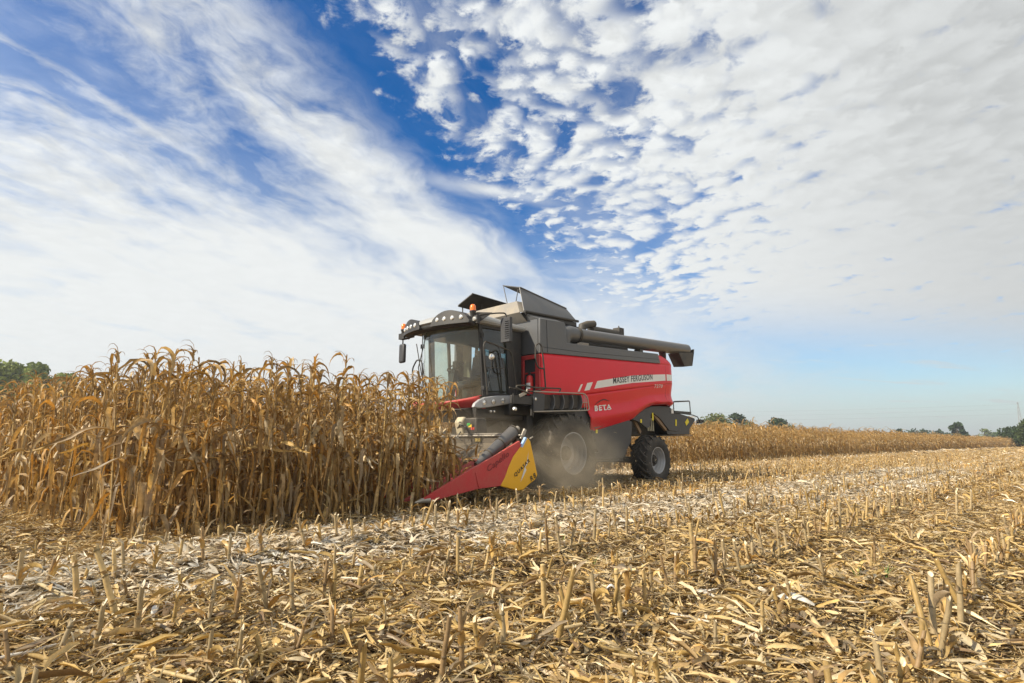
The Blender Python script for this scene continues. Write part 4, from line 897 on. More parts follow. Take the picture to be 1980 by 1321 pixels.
# ---- standing maize: 300 nearest plants as things, the rest of the field as one mass
LEAFC = [(a_, b_*0.95, c_*0.88) for a_, b_, c_ in LEAFC]
NVAR = 14
varparts = [corn_variant(100+i) for i in range(NVAR)]
meshes = [[to_mesh(nm, q.arr(), m_) for nm, q, m_ in zip(('stalk', 'leaves', 'ear', 'tassel'), vp, (stalkm, leafm, huskm, leafm))] for vp in varparts]
def joined(vp):
    q = QM()
    for p in vp:
        v, f, c = p.arr(); q.add(v, f, c)
    return q.arr()
full = [joined(vp) for vp in varparts]; lodv = [joined(corn_variant(300+i, 1)) for i in range(10)]
CAMP = np.array([-10.445, -10.1])
def left_edge(y): return -8.75-0.13*(y+2.65)
spots = []
for k in range(36):
    y = -2.65+0.75*k
    cut = y < 3.0
    for x in np.arange(left_edge(y), (-4.30 + (0.35 if k else 0.0)) if cut else (30 if k < 16 else 14), 0.15):
        spots.append((x+rng.normal(0, 0.03), y+rng.normal(0, 0.035), k))
spots = np.array(spots)
dist = np.hypot(spots[:, 0]-CAMP[0], spots[:, 1]-CAMP[1])
inswath = spots[:, 2] < 8
# nearest in the swath first, then the front of the uncut block behind the harvester
score = np.where(inswath, dist, np.where((spots[:, 2] < 9) & (spots[:, 0] > 5.5) & (spots[:, 0] < 22), dist*0.9, 99+dist))
order = np.argsort(score); ind = order[:300]; rest = order[300:]
swath_lab = 'dry brown maize plant in the standing strip left of the harvester'
block_lab = 'dry brown maize plant at the front of the block behind the harvester tail'
protos = {}
def place_corn(i, x, y, s, rz, lab, grp, tilt):
    k = i % NVAR
    if k not in protos:
        root = bpy.data.objects.new('maize_plant', None); COL.objects.link(root); root['category'] = 'maize plant'; root.empty_display_size = 0.1
        for nm, me_ in zip(('stalk', 'leaves', 'ear', 'tassel'), meshes[k]): link(bpy.data.objects.new(nm, me_), root)
        protos[k] = root
    else:
        src = protos[k]; root = src.copy(); COL.objects.link(root)
        for ch in src.children: c_ = ch.copy(); COL.objects.link(c_); c_.parent = root
    root.location = (x, y, float(terrain(x, y))-0.01); root.rotation_euler = (tilt[0], tilt[1], rz); root.scale = (s, s, s)
    root['label'] = lab; root['group'] = grp
    return root
specials = {}
for i, j in enumerate(ind):
    x, y, k = spots[j]; s = rng.uniform(0.98, 1.10)
    if k == 0 and abs(x+8.85) < 0.09: s = 1.17
    place_corn(int(rng.integers(NVAR)), x, y, s, rng.uniform(0, 6.28), swath_lab if k < 8 else block_lab, 'maize plants in the strip being cut' if k < 8 else 'maize plants at the front of the uncut block', rng.normal(0, 0.045, 2))
# rest: right block out to the horizon, in thinning rows
far = [(spots[j, 0], spots[j, 1], 0) for j in rest if dist[j] < 45]
for k in range(8, 20):
    y = -2.65+0.75*k; x = 30.0
    while x < 420:
        d_ = math.hypot(x-CAMP[0], y-CAMP[1]); step = 0.165 if d_ < 50 else 0.165*(d_/50)**1.15
        lim = 20 if d_ < 60 else (14 if d_ < 120 else 11)
        if k < lim: far.append((x+rng.normal(0, 0.05), y+rng.normal(0, 0.05), 1 if d_ < 60 else d_/60))
        x += step
far = np.array(far); nf = len(far); fd = np.hypot(far[:, 0]-CAMP[0], far[:, 1]-CAMP[1])
S_ = rng.uniform(0.90, 1.10, nf)*(1+0.14*(rng.random(nf) < 0.06))*(1+0.035*np.sin(far[:, 0]*0.31)*np.sin(far[:, 0]*0.083+1)+0.02*np.sin(far[:, 0]*1.7)); Sv = np.stack([S_*np.clip(fd/55, 1, 3.2), S_*np.clip(fd/55, 1, 3.2), S_], 1)
wh = np.where(fd < 24, rng.integers(0, NVAR, nf), NVAR+rng.integers(0, 10, nf))
R_ = rotz_m(rng.uniform(0, 6.28, nf)) @ rotx_m(rng.normal(0, 0.05, nf))
cm_ = (rng.uniform(0.85, 1.2, nf)[:, None]*np.array([[1.0, 1.0, 1.0]]))
zz = terrain(far[:, 0], far[:, 1])-0.01
me = scatter_mesh('maize_field', full+lodv, wh, np.stack([far[:, 0], far[:, 1], zz], 1), R_, Sv, cm_, leafm)
o = link(bpy.data.objects.new('maize_field', me)); tag(o, 'rest of the standing brown maize field behind the harvester and out to the horizon', 'maize field', kind='stuff')
print('corn', len(ind), nf, len(me.polygons))

# ---- stubble: cut stalks in rows
def stub_variant(seed):
    r = np.random.default_rng(seed); q = QM(); c = np.array([(0.48, 0.33, 0.13), (0.40, 0.27, 0.10), (0.54, 0.39, 0.18), (0.30, 0.20, 0.10), (0.38, 0.29, 0.16)][r.integers(5)])
    h = r.uniform(0.18, 0.36); lx, ly = r.normal(0, 0.15, 2)*h; n = 7
    zs = np.linspace(-0.05, h, n); P = np.stack([lx*(zs/h), ly*(zs/h), zs], 1); P[1:, :2] += r.normal(0, 0.0015, (n-1, 2))
    R0 = r.uniform(0.0115, 0.0155); qtube(q, P, np.linspace(R0*1.1, R0*0.92, n), 8, c)
    v, f, cc_ = q.V[0], q.F[0], q.C[0]
    cut = r.uniform(-0.025, 0.03); ring = v[-8:]; ctr = ring.mean(0); ring[:, 2] += (ring[:, 0]-ctr[0])/R0*cut*0.6 + r.uniform(-0.018, 0.018, 8)*(r.random() < 0.75)
    inner = ctr+(ring-ctr)*0.55; inner[:, 2] = ring[:, 2]-0.004; core = np.tile(ctr, (8, 1)); core[:, 2] -= 0.012
    q.add(np.concatenate([ring, inner, core]), grid_faces(3, 8, True), np.concatenate([np.tile(c*1.3, (8, 1)), np.tile([0.75, 0.66, 0.48], (8, 1)), np.tile([0.6, 0.5, 0.34], (8, 1))]))
    z = r.uniform(0.08, 0.2)
    qtube(q, [P[0]*0+np.array([lx*z/h, ly*z/h, z-0.006]), (lx*z/h, ly*z/h, z), (lx*z/h, ly*z/h, z+0.006)], [R0*0.95, R0*1.22, R0*0.95], 8, c*0.5)
    for _ in range(r.integers(1, 5)):   # torn sheath
        z = r.uniform(0.02, h*0.75); az = r.uniform(0, 6.28); cl = np.array(LEAFC[r.integers(8)])*r.uniform(0.8, 1.2)
        ribbon(q, (lx*z/h+R0*math.cos(az), ly*z/h+R0*math.sin(az), z), az, r.uniform(0.7, 1.45), r.uniform(0.08, 0.24), r.uniform(0.02, 0.045), r.uniform(0.3, 2.8), 5, cl, twist=r.uniform(-2, 2), r=r, wav=0.35)
    return q.arr()
stubv = [stub_variant(500+i) for i in range(16)]
stubme = [to_mesh('stubble_stalk', s_, stalkm) for s_ in stubv]
sp_ = []
for k in range(1, 16):
    y = -2.65-0.75*k; x = -13.0
    while x < 90:
        d_ = math.hypot(x-CAMP[0], y-CAMP[1])
        if d_ > 1.7 and rng.random() > (0.05 if k in (1, 3, 5, 7, 9) else 0.45)+0.2*(k in (4, 8)): sp_.append((x+rng.normal(0, 0.02), y+rng.normal(0, 0.022)))
        x += rng.uniform(0.13, 0.19)*(1 if d_ < 40 else 1.6)
for k in range(8):
    y = -2.65+0.75*k; x = -4.2 if k in (0, 1) else 5.5
    while x < 60:
        if not (y > -2.7 and -3.2 < x < 5.0) and rng.random() > 0.25: sp_.append((x+rng.normal(0, 0.03), y+rng.normal(0, 0.035)))
        x += rng.uniform(0.14, 0.24)
for y in (3.15,):
    pass
sp_ = np.array(sp_); fw_ = np.array([0.7096, 0.7046]); rt_ = np.array([0.7046, -0.7096]); rel = sp_-CAMP; dep = rel@fw_; lat = rel@rt_
keep = (dep > 1.2) & (np.abs(lat) < dep*0.98+1.2); sp_ = sp_[keep]; dep = dep[keep]; lat = lat[keep]
vis = np.abs(lat) < dep*0.90
sc_o = np.where(vis, dep, dep+500); so = np.argsort(sc_o); i300 = so[:300]; irest = so[300:]
for c_i, j in enumerate(i300):
    x, y = sp_[j]; o = bpy.data.objects.new('stubble_stalk', stubme[int(rng.integers(16))]); link(o)
    o.location = (x, y, float(terrain(x, y))-0.005); o.rotation_euler = (rng.normal(0, 0.07), rng.normal(0, 0.07), rng.uniform(0, 6.28)); s = rng.uniform(0.8, 1.12)*(1.0 if min(abs(y+4.9), abs(y+6.4), abs(y+7.9), abs(y+9.4)) < 0.1 else 0.75)
    o.scale = (s, s, s)
    tag(o, 'short cut maize stalk standing upright in a stubble row of the near foreground', 'maize stub', 'cut maize stalks of the near stubble rows')
nr = len(irest)
me = scatter_mesh('stubble_field', stubv, rng.integers(0, 16, nr), np.stack([sp_[irest, 0], sp_[irest, 1], terrain(sp_[irest, 0], sp_[irest, 1])-0.005], 1), rotz_m(rng.uniform(0, 6.28, nr)) @ rotx_m(rng.normal(0, 0.08, nr)), rng.uniform(0.75, 1.1, nr), rng.uniform(0.85, 1.2, nr)[:, None]*np.ones((1, 3)), stalkm)
o = link(bpy.data.objects.new('stubble_field', me)); tag(o, 'farther rows of cut maize stubble running to the right behind the near stalks', 'stubble', kind='stuff')
print('stubble', len(sp_))

# ---- litter pieces
TAN = [(0.66, 0.48, 0.22), (0.58, 0.40, 0.16), (0.74, 0.57, 0.31), (0.46, 0.31, 0.14), (0.64, 0.44, 0.16), (0.27, 0.18, 0.10), (0.70, 0.53, 0.26), (0.80, 0.66, 0.42), (0.36, 0.28, 0.18)]
def flat_leaf(seed, L, W, seg=6):
    r = np.random.default_rng(seed); q = QM()
    ribbon(q, (-L/2, 0, 0.0), 0, r.uniform(-0.05, 0.22), L, W, r.uniform(0.0, 0.8), seg, (1, 1, 1), (0.9, 0.9, 0.9), twist=r.uniform(-1.6, 1.6), fold=r.uniform(0.1, 0.9), side=r.uniform(-0.5, 0.5), wav=0.35, r=r)
    v, f, c = q.arr(); v = v-v.mean(0)+r.normal(0, W*0.07, v.shape); v[:, 2] -= v[:, 2].min()*0.6; c = c*r.uniform(0.82, 1.12, (len(c), 1)); return v, f, c
def husk(seed):      # torn husk: a few overlapping papery strands from one base
    r = np.random.default_rng(seed); q = QM(); L = r.uniform(0.08, 0.19)
    for k in range(r.integers(3, 7)):
        sh_ = r.uniform(0.8, 1.0)
        ribbon(q, (-L/2, r.normal(0, 0.006), 0.002), r.normal(0, 0.28), r.uniform(0.0, 0.45), L*r.uniform(0.5, 1.05), r.uniform(0.008, 0.026), r.uniform(0.1, 1.1), 5, (sh_, sh_, sh_*0.98), twist=r.uniform(-1.2, 1.2), fold=r.uniform(-0.5, 0.7), side=r.uniform(-0.6, 0.6), wav=0.4, r=r)
    v, f, c = q.arr(); v[:, 2] -= v[:, 2].min()*0.5; return v, f, c
def chip(seed, L, R):
    r = np.random.default_rng(seed); q = QM(); n = 5; xs = np.linspace(-L/2, L/2, n); P = np.stack([xs, r.normal(0, 0.004, n), np.full(n, R)], 1)
    qtube(q, P, R*np.array([0.85, 1.0, 1.0, 1.0, 0.8]), 6, (1, 1, 1)); qtube(q, [P[-1]-[0.004, 0, 0], P[-1], P[-1]+[0.0005, 0, 0]], [R*0.8, R*0.5, 0.0002], 6, (1.3, 1.3, 1.25)); qtube(q, [P[0]+[0.004, 0, 0], P[0], P[0]-[0.0005, 0, 0]], [R*0.8, R*0.5, 0.0002], 6, (1.3, 1.3, 1.25))
    return q.arr()
def shred(seed):
    r = np.random.default_rng(seed); q = QM(); L = r.uniform(0.03, 0.10)
    ribbon(q, (-L/2, 0, 0.003), 0, r.uniform(-0.1, 0.5), L, r.uniform(0.005, 0.014), r.uniform(0, 1.5), 3, (1, 1, 1), twist=r.uniform(-2, 2), fold=0.3, side=r.uniform(-1.5, 1.5), wav=0.4, r=r); return q.arr()
LV = [flat_leaf(900+i, rng.uniform(0.07, 0.30), rng.choice([0.008, 0.011, 0.015, 0.020, 0.032])) for i in range(28)]
HV = [husk(950+i) for i in range(10)]; CV = [chip(970+i, rng.uniform(0.05, 0.30), rng.uniform(0.006, 0.011)) for i in range(10)]; SV = [shred(990+i) for i in range(16)]
def white_frac(x, y):
    sh = np.clip(x+8, 0, 12); b1 = np.exp(-((y+4.55+0.10*sh+0.2*np.sin(x*0.35))/(0.85+0.06*sh))**4)*np.clip(1.25-0.03*np.clip(x+2, 0, 30), 0.3, 1); b2 = np.exp(-((y-1.6)/1.2)**4)*(x > 5.5); b3 = 0.25*np.exp(-((y+6.9)/0.4)**2)*(x > -3)
    n_ = 0.5+0.5*np.sin(x*1.3+2*np.sin(y*2.1))*np.sin(y*2.7+x*0.4)
    return np.clip(b1*(0.75+0.25*n_)+b2*0.9+b3*n_ + 0.04, 0, 1)
def sample(n, r0, r1, power):
    """points in the photographed wedge of field; density falls with distance as r**-power"""
    u_ = rng.random(n); e = 2-power
    r = (r0**e+u_*(r1**e-r0**e))**(1/e) if abs(e) > 1e-6 else r0*(r1/r0)**u_
    th = math.radians(44.8)+rng.uniform(-1, 1, n)*math.radians(50)
    return CAMP[0]+r*np.cos(th), CAMP[1]+r*np.sin(th), r
def bare(x, y):   # patches where soil shows through, more to the near right
    n_ = np.sin(x*2.1+1.3*np.sin(y*1.7))*np.sin(y*2.9+1.1*np.sin(x*1.3+1))
    right_ = np.clip((-(y+9.0))*0.9, 0, 1)
    return np.clip((n_-0.10)*1.2+right_*0.75, 0, 0.88)
def litter(name, variants, n, r0, r1, power, palette_fn, tilt, zup, scale_fn, label, cat, thin=True, cfn=None):
    x, y, r = sample(n, r0, r1, power)
    ok = (y < 3.1) | (rng.random(n) < 0.25)
    ok &= ~((y > 3.3) & (x < 60) & (rng.random(n) < 0.7)) & ~((x < left_edge(y)+0.0) & (y > -2.9) & False)
    if thin: ok &= rng.random(n) > bare(x, y)*0.8*np.clip((8-r)/5, 0, 1)
    x, y, r = x[ok], y[ok], r[ok]; n = len(x)
    hz_ = terrain(x, y)+np.abs(rng.normal(0, 1, n))*zup
    R = rotz_m(rng.uniform(0, 6.28, n)) @ roty_m(rng.normal(0, tilt, n)) @ rotx_m(rng.normal(0, tilt*1.6, n))
    me_ = scatter_mesh(name, variants, rng.integers(0, len(variants), n), np.stack([x, y, hz_], 1), R, scale_fn(r, n), palette_fn(x, y, n), litterm, smooth=False)
    print(name, n, len(me_.polygons))
    return tag(link(bpy.data.objects.new(name, me_)), label, cat, kind='stuff')
TANa = np.array(TAN); WHa = np.array([(0.92, 0.79, 0.60), (0.94, 0.84, 0.68), (0.86, 0.70, 0.48), (0.94, 0.88, 0.77), (0.88, 0.72, 0.50)])
def pal(base=0.0, boost=1.0, dim=1.0):
    def f(x, y, n):
        w = rng.random(n) < np.clip(white_frac(x, y)*boost+base, 0, 0.93)
        c = np.where(w[:, None], WHa[rng.integers(0, 5, n)], TANa[rng.integers(0, 9, n)]*dim)
        c = c*rng.uniform(0.72, 1.15, n)[:, None]
        nearleft = np.clip((x+9.6)*-0.5, 0, 0.0)
        return c
    return f
sf = lambda r, n: rng.uniform(0.5, 1.15, n)*(1+0.35*(rng.random(n) < 0.05))*np.clip(r/20, 1, 2)
litter('leaf_litter', LV, 65000, 1.3, 18, 1.1, pal(-0.03, 0.85), 0.18, 0.030, sf, 'torn tan maize leaves lying over the harvested ground', 'leaf litter')
litter('husk_litter', HV, 16000, 1.3, 20, 0.95, pal(-0.01, 1.2), 0.35, 0.028, sf, 'pale maize husks scattered over the stubble', 'husks')
litter('stalk_chips', CV, 15000, 1.3, 18, 1.2, pal(0.0, 0.5), 0.18, 0.025, sf, 'short broken pieces of yellow stalk among the litter', 'stalk pieces')
litter('fine_chaff', SV, 320000, 1.2, 24, 1.2, pal(-0.02, 1.0), 0.40, 0.018, lambda r, n: rng.uniform(0.7, 1.6, n)*np.clip(r/10, 1, 2), 'fine shredded chaff covering the soil', 'chaff')
litter('far_litter', SV+HV[:4]+LV[:6], 170000, 14, 150, 1.6, pal(0.05, 1.0), 0.18, 0.03, lambda r, n: rng.uniform(0.8, 1.5, n)*np.clip(r/24, 1, 3), 'distant straw and husk litter of the harvested strips', 'straw', thin=False)
# light windrow of husks thrown out by the harvester on its last pass
n = 250000; r_ = 1.5*(26/1.5)**rng.random(n)*1.0; xw = CAMP[0]+rng.uniform(-1, 26, n)**1.0; sh = np.clip(xw+8, 0, 12)
yw = -4.55-0.10*sh-0.2*np.sin(xw*0.35)+rng.normal(0, 0.42, n)*(1+0.05*sh); kk = rng.random(n) < 1/(1+np.clip(xw+6, 0, 30)*0.06); xw, yw = xw[kk], yw[kk]; n = len(xw)
me = scatter_mesh('husk_windrow', SV+HV, rng.choice(len(SV)+len(HV), n, p=np.array([0.86/len(SV)]*len(SV)+[0.14/len(HV)]*len(HV))), np.stack([xw, yw, terrain(xw, yw)+np.abs(rng.normal(0, 0.03, n))], 1), rotz_m(rng.uniform(0, 6.28, n)) @ roty_m(rng.normal(0, 0.16, n)) @ rotx_m(rng.normal(0, 0.28, n)), rng.uniform(0.7, 1.6, n)*np.clip(np.hypot(xw-CAMP[0], yw-CAMP[1])/16, 1, 1.5), pal(0.80, 1.0)(xw, yw, n), litterm, smooth=False)
tag(link(bpy.data.objects.new('husk_windrow', me)), 'whitish windrow of shredded husks running in front of the standing corn', 'husk windrow', kind='stuff')
# ================================================================ single pieces lying in the foreground
def lying(name, label, cat, pts, r, c, sheath=True):
    q = QM(); P = np.array(pts, float); P[:, 2] += terrain(P[:, 0], P[:, 1])
    tt = np.linspace(0, 1, len(P)); t2 = np.linspace(0, 1, max(9, 2*len(P))); P = np.stack([np.interp(t2, tt, P[:, i]) for i in range(3)], 1)+rng.normal(0, 0.0015, (len(t2), 3))
    c = np.array(c); qtube(q, P, r*(1-0.25*t2), 10, c)
    for e, o_ in ((P[0], P[1]), (P[-1], P[-2])):
        d = (e-o_)/np.linalg.norm(e-o_); qtube(q, [e-d*0.004, e+d*0.001, e+d*0.0015], [r*0.8, r*0.7, 0.0003], 10, np.clip(c*1.3, 0, 0.9))
    L = np.linalg.norm(P[-1]-P[0])
    for z in np.arange(0.14, L, 0.17):
        p = np.array([np.interp(z/L, t2, P[:, i]) for i in range(3)]); d = (P[-1]-P[0])/L; qtube(q, [p-d*0.006, p, p+d*0.006], [r*0.85, r*1.15, r*0.85], 10, c*0.55)
        if sheath: ribbon(q, p+[0, 0, r*0.6], rng.uniform(0, 6.28), 0.3, rng.uniform(0.12, 0.3), 0.035, 0.9, 6, np.array(LEAFC[rng.integers(8)])*1.1, twist=1.2)
    o = link(bpy.data.objects.new(name, to_mesh(name, q.arr(), stalkm))); return tag(o, label, cat)
lying('broken_stalk', 'long thin grey brown stalk lying bent across the litter in the lower left corner', 'broken stalk', [(-9.80, -4.97, 0.12), (-9.70, -5.50, 0.09), (-9.57, -5.98, 0.07), (-9.40, -6.22, 0.05), (-9.21, -6.46, 0.04)], 0.012, (0.50, 0.40, 0.22))
lying('broken_stalk', 'pale thick stalk piece lying flat left of the white husk at the lower right', 'broken stalk', [(-5.74, -7.87, 0.05), (-5.40, -7.98, 0.06)], 0.017, (0.62, 0.49, 0.26), False)
lying('broken_stalk', 'golden stalk with a dark joint lying slanted above the large white husk', 'broken stalk', [(-4.25, -8.25, 0.09), (-4.87, -8.53, 0.06), (-5.23, -8.70, 0.04)], 0.017, (0.66, 0.46, 0.17))
lying('broken_stalk', 'golden stalk lying slanted farther back towards the right stubble row', 'broken stalk', [(-2.9, -8.45, 0.10), (-3.75, -8.80, 0.05)], 0.015, (0.64, 0.46, 0.18))
lying('broken_stalk', 'split pale stalk lying below the large white husk at the lower right', 'broken stalk', [(-6.60, -8.75, 0.06), (-7.0, -9.05, 0.04)], 0.019, (0.68, 0.52, 0.27))
lying('broken_stalk', 'short greenish grey stalk lying alone on bare soil right of the white husk', 'broken stalk', [(-6.26, -9.14, 0.04), (-5.85, -9.18, 0.05)], 0.013, (0.42, 0.38, 0.22), False)
for (x, y, tx, ty, L, lab) in ((-9.51, -5.93, -0.14, 0.12, 0.42, 'tall leaning cut stalk with a dark joint at the lower left'), (-9.66, -5.62, -0.05, 0.05, 0.34, 'upright cut stalk just left of the tall leaning one at the lower left'), (-6.05, -7.75, 0.03, 0.02, 0.44, 'tallest frayed stub standing right of centre in the foreground'), (-7.35, -7.95, 0.0, 0.02, 0.30, 'pale green tinged stub standing near the bottom centre'), (-7.75, -7.70, -0.02, 0.0, 0.36, 'slim grey stub left of the pale green tinged one at bottom centre')):
    lying('stubble_stalk', lab, 'maize stub', [(x, y, -0.04), (x+tx*0.5, y+ty*0.5, L*0.5), (x+tx, y+ty, L)], 0.019, (0.50, 0.36, 0.16))
def big_husk(loc, L, W, rz, label, c):
    rows = []
    for i in range(15):
        t_ = i/14; w = W*math.sin(math.pi*(0.10+0.86*t_))**0.6; z_ = 0.045*math.sin(math.pi*t_)
        for j in range(9): s_ = (j-4)/4; rows.append((L*(t_-0.5), w*math.sin(s_*1.3)*0.6, z_+w*0.55*(math.cos(s_*1.3)-0.3)+0.0012*((j % 2)*2-1)))
    q = QM(); q.add(rows, grid_faces(15, 9), np.array([np.array(c)*(0.94+0.06*(j % 2)) for i in range(15) for j in range(9)]))
    o = link(bpy.data.objects.new('maize_husk', to_mesh('maize_husk', q.arr(), huskm))); o.location = loc; o.rotation_euler = (0.15, -0.1, rz); return tag(o, label, 'maize husk')
big_husk((-6.46, -8.64, 0.07), 0.26, 0.055, math.radians(-88), 'large curved white husk lying on the litter at the lower right', (0.86, 0.83, 0.74))
big_husk((-9.36, -6.02, 0.06), 0.10, 0.03, 1.2, 'small upright white husk tip left of centre in the foreground litter', (0.86, 0.84, 0.78))
big_husk((-6.98, -7.62, 0.05), 0.09, 0.03, 2.2, 'folded white husk scrap lying right of the centre of the foreground', (0.85, 0.82, 0.76))
# green blades sprouting
greenm = mat('green_blade', (0.10, 0.20, 0.03), 0.5)
for (x, y), lab in zip(((-5.71, -6.11), (-5.41, -8.74), (-5.17, -8.87), (-6.21, -6.88)), ('thin green sprout in the stubble right of the header', 'two green blades above the large white husk', 'green blades beside the short grey stalk at the right', 'small green tuft behind the middle stubble row')):
    q = QM()
    for _ in range(5): ribbon(q, (x+rng.normal(0, 0.02), y+rng.normal(0, 0.02), float(terrain(x, y))), rng.uniform(0, 6.28), rng.uniform(1.0, 1.5), rng.uniform(0.12, 0.24), 0.008, 0.8, 5, (0.13, 0.24, 0.05), wav=0.1)
    o = link(bpy.data.objects.new('green_sprout', to_mesh('green_sprout', q.arr(), litterm))); tag(o, lab, 'green sprout')
# chaff flung up around the wheels
q = QM()
for (x, z) in ((0.1, 0.85), (-0.16, 0.75), (-0.16, 0.58), (-0.45, 0.55), (0.1, 0.5), (1.9, 0.8), (1.6, 0.62), (2.5, 0.62), (0.75, 1.3), (0.7, 0.62), (0.2, 0.42)):
    ribbon(q, (x+rng.normal(0, 0.05), -2.3, z), rng.uniform(0, 6.28), rng.uniform(-1, 1), rng.uniform(0.05, 0.10), 0.022, 1.0, 3, (0.85, 0.78, 0.62))
for _ in range(150):
    ribbon(q, (rng.uniform(-5.0, 2.5), rng.uniform(-2.7, -1.8), rng.uniform(0.1, 1.0)**1.3), rng.uniform(0, 6.28), rng.uniform(-1, 1), rng.uniform(0.02, 0.05), 0.012, 1.0, 2, (0.75, 0.62, 0.42))
o = link(bpy.data.objects.new('flying_chaff', to_mesh('flying_chaff', q.arr(), litterm))); tag(o, 'bits of chaff flying in the air beside the wheels and header', 'flying chaff', kind='stuff')
# cut leaves being pulled into the header, between cone and standing corn
q = QM()
for _ in range(900):
    x, y = rng.uniform(-4.4, -2.98), rng.uniform(-2.6, 2.4); z = 0.35+rng.uniform(0, 0.45)*(1 if rng.random() < 0.8 else 1.6)
    ribbon(q, (x, y, z), rng.uniform(0, 6.28), rng.uniform(-0.6, 1.2), rng.uniform(0.15, 0.55), rng.uniform(0.02, 0.05), rng.uniform(0.5, 2.5), 5, np.array(LEAFC[rng.integers(8)])*rng.uniform(0.8, 1.2), twist=rng.uniform(-2, 2))
o = link(bpy.data.objects.new('gathered_leaves', to_mesh('gathered_leaves', q.arr(), leafm))); tag(o, 'tangle of dry leaves and husks being pulled over the header deck', 'cut leaves', kind='stuff')

# ================================================================ trees
barkm = mat('tree_bark', (0.10, 0.075, 0.05), 0.9, bump=0.5)
def foliage_mat(name):
    m = bpy.data.materials.new(name); m.use_nodes = True; t = NT(m.node_tree); bs = t.n['Principled BSDF']
    at = t.new('ShaderNodeAttribute', attribute_name='Col'); t.l.new(at.outputs['Color'], bs.inputs['Base Color']); bs.inputs['Roughness'].default_value = 0.6; bs.inputs['Specular IOR Level'].default_value = 0.2
    tr = t.new('ShaderNodeBsdfTranslucent'); t.l.new(at.outputs['Color'], tr.inputs[0]); mx = t.new('ShaderNodeMixShader'); mx.inputs[0].default_value = 0.3
    t.l.new(bs.outputs[0], mx.inputs[1]); t.l.new(tr.outputs[0], mx.inputs[2]); t.l.new(mx.outputs[0], t.n['Material Output'].inputs[0]); return m
folm = foliage_mat('tree_foliage')
def tree(name, loc, Hh, W, col, label, n=1500, low=0.25, leaf=0.3, seed=0, group=None, lobes=9):
    r = np.random.default_rng(seed); root = thing(name, label, 'tree', loc, group=group)
    q = QM(); zt = Hh*0.75; zs = np.linspace(0, zt, 6)
    qtube(q, np.stack([0.15*np.sin(zs), 0.1*np.cos(zs), zs], 1), np.linspace(Hh*0.028, Hh*0.008, 6), 7, (0.1, 0.075, 0.05))
    cen = []
    for i in range(lobes):
        a_ = r.uniform(0, 6.28); h = r.uniform(low+0.12, 0.88); rad = W*0.5*math.sin(math.pi*min(1, (h-low)/(1-low)*0.85+0.15))*r.uniform(0.35, 0.75)
        c = np.array([rad*math.cos(a_), rad*math.sin(a_), Hh*h]); cen.append((c, W*r.uniform(0.16, 0.28)))
        qtube(q, [(0, 0, Hh*h*0.6), c*[0.5, 0.5, 1]-[0, 0, Hh*0.08], c], [Hh*0.012, Hh*0.008, Hh*0.003], 5, (0.1, 0.075, 0.05))
    cen.append((np.array([0, 0, Hh*0.86]), W*0.2))
    link(bpy.data.objects.new('trunk', to_mesh('trunk', q.arr(), barkm)), root)
    k = r.integers(0, len(cen), n); C0 = np.array([cen[i][0] for i in k]); Rr = np.array([cen[i][1] for i in k])
    d = r.normal(0, 1, (n, 3)); d /= np.linalg.norm(d, axis=1)[:, None]; P = C0+d*(Rr*r.uniform(0.45, 1.08, n))[:, None]*[1, 1, 0.85]
    u_ = r.normal(0, 1, (n, 3)); u_ /= np.linalg.norm(u_, axis=1)[:, None]; w_ = np.cross(u_, r.normal(0, 1, (n, 3))); w_ /= np.linalg.norm(w_, axis=1)[:, None]
    s = (leaf*r.uniform(0.5, 1.2, n))[:, None]; v = np.stack([P-u_*s-w_*s*0.5, P+u_*s*0.6-w_*s, P+u_*s+w_*s*0.5, P-u_*s*0.6+w_*s], 1).reshape(-1, 3)
    f = np.arange(4*n).reshape(n, 4); lob = r.uniform(0.75, 1.3, len(cen))[k]; cc = np.repeat(np.array(col)[None]*(lob*r.uniform(0.7, 1.3, n))[:, None], 4, 0)
    link(bpy.data.objects.new('crown', to_mesh('crown', (v, f, cc), folm, False)), root)
G1, G2, G3 = (0.065, 0.10, 0.03), (0.10, 0.14, 0.035), (0.035, 0.06, 0.025)
tree('field_tree', (-1.9, 121, 0), 15.0, 12, (0.19, 0.23, 0.05), 'broad green tree at the left edge behind the corn tops', 3500, seed=1, leaf=0.35, lobes=14)
tree('field_tree', (2.8, 128, 0), 16.6, 9, (0.15, 0.19, 0.045), 'tall rounded tree second from the left edge above the corn', 3000, seed=2, leaf=0.35, lobes=12)
tree('field_tree', (8.4, 139, 0), 16.0, 8, (0.21, 0.25, 0.05), 'yellowish green tree rightmost of the left group above the corn', 2600, seed=3, leaf=0.35)
tree('field_tree', (125.1, 54.6, 0), 7.6, 9.5, (0.12, 0.14, 0.045), 'pale green bushy tree just right of the harvester tail', 2600, seed=4, leaf=0.25, lobes=14)
tree('field_tree', (154.6, 61.8, 0), 9.4, 6.5, G3, 'dark rounded tree between the pale bushy tree and the wide dark one', 2200, seed=5, leaf=0.25)
tree('field_tree', (174.2, 66.8, 0), 7.6, 6, G1, 'small low tree touching the right side of the dark rounded tree', 1000, seed=6, leaf=0.3)
tree('field_tree', (149.2, 48.3, 0), 7.4, 7, G3, 'wide dark tree standing alone above the corn right of the harvester', 2600, seed=7, leaf=0.25, lobes=14)
tree('field_tree', (169.1, 52.0, 0), 6.0, 6, G1, 'low shrubby tree at the right foot of the wide dark tree', 900, seed=8, leaf=0.25)
tree('field_tree', (217.7, 19.3, 0), 7.3, 4.6, G3, 'dark solitary tree far right where the corn nears the horizon', 2200, seed=13, leaf=0.25)
tree('field_tree', (218.5, 17.9, 0), 5.2, 3.2, G3, 'small companion tree leaning out of the solitary far right tree', 900, seed=14, leaf=0.22)
hg = 'small far trees over the corn'
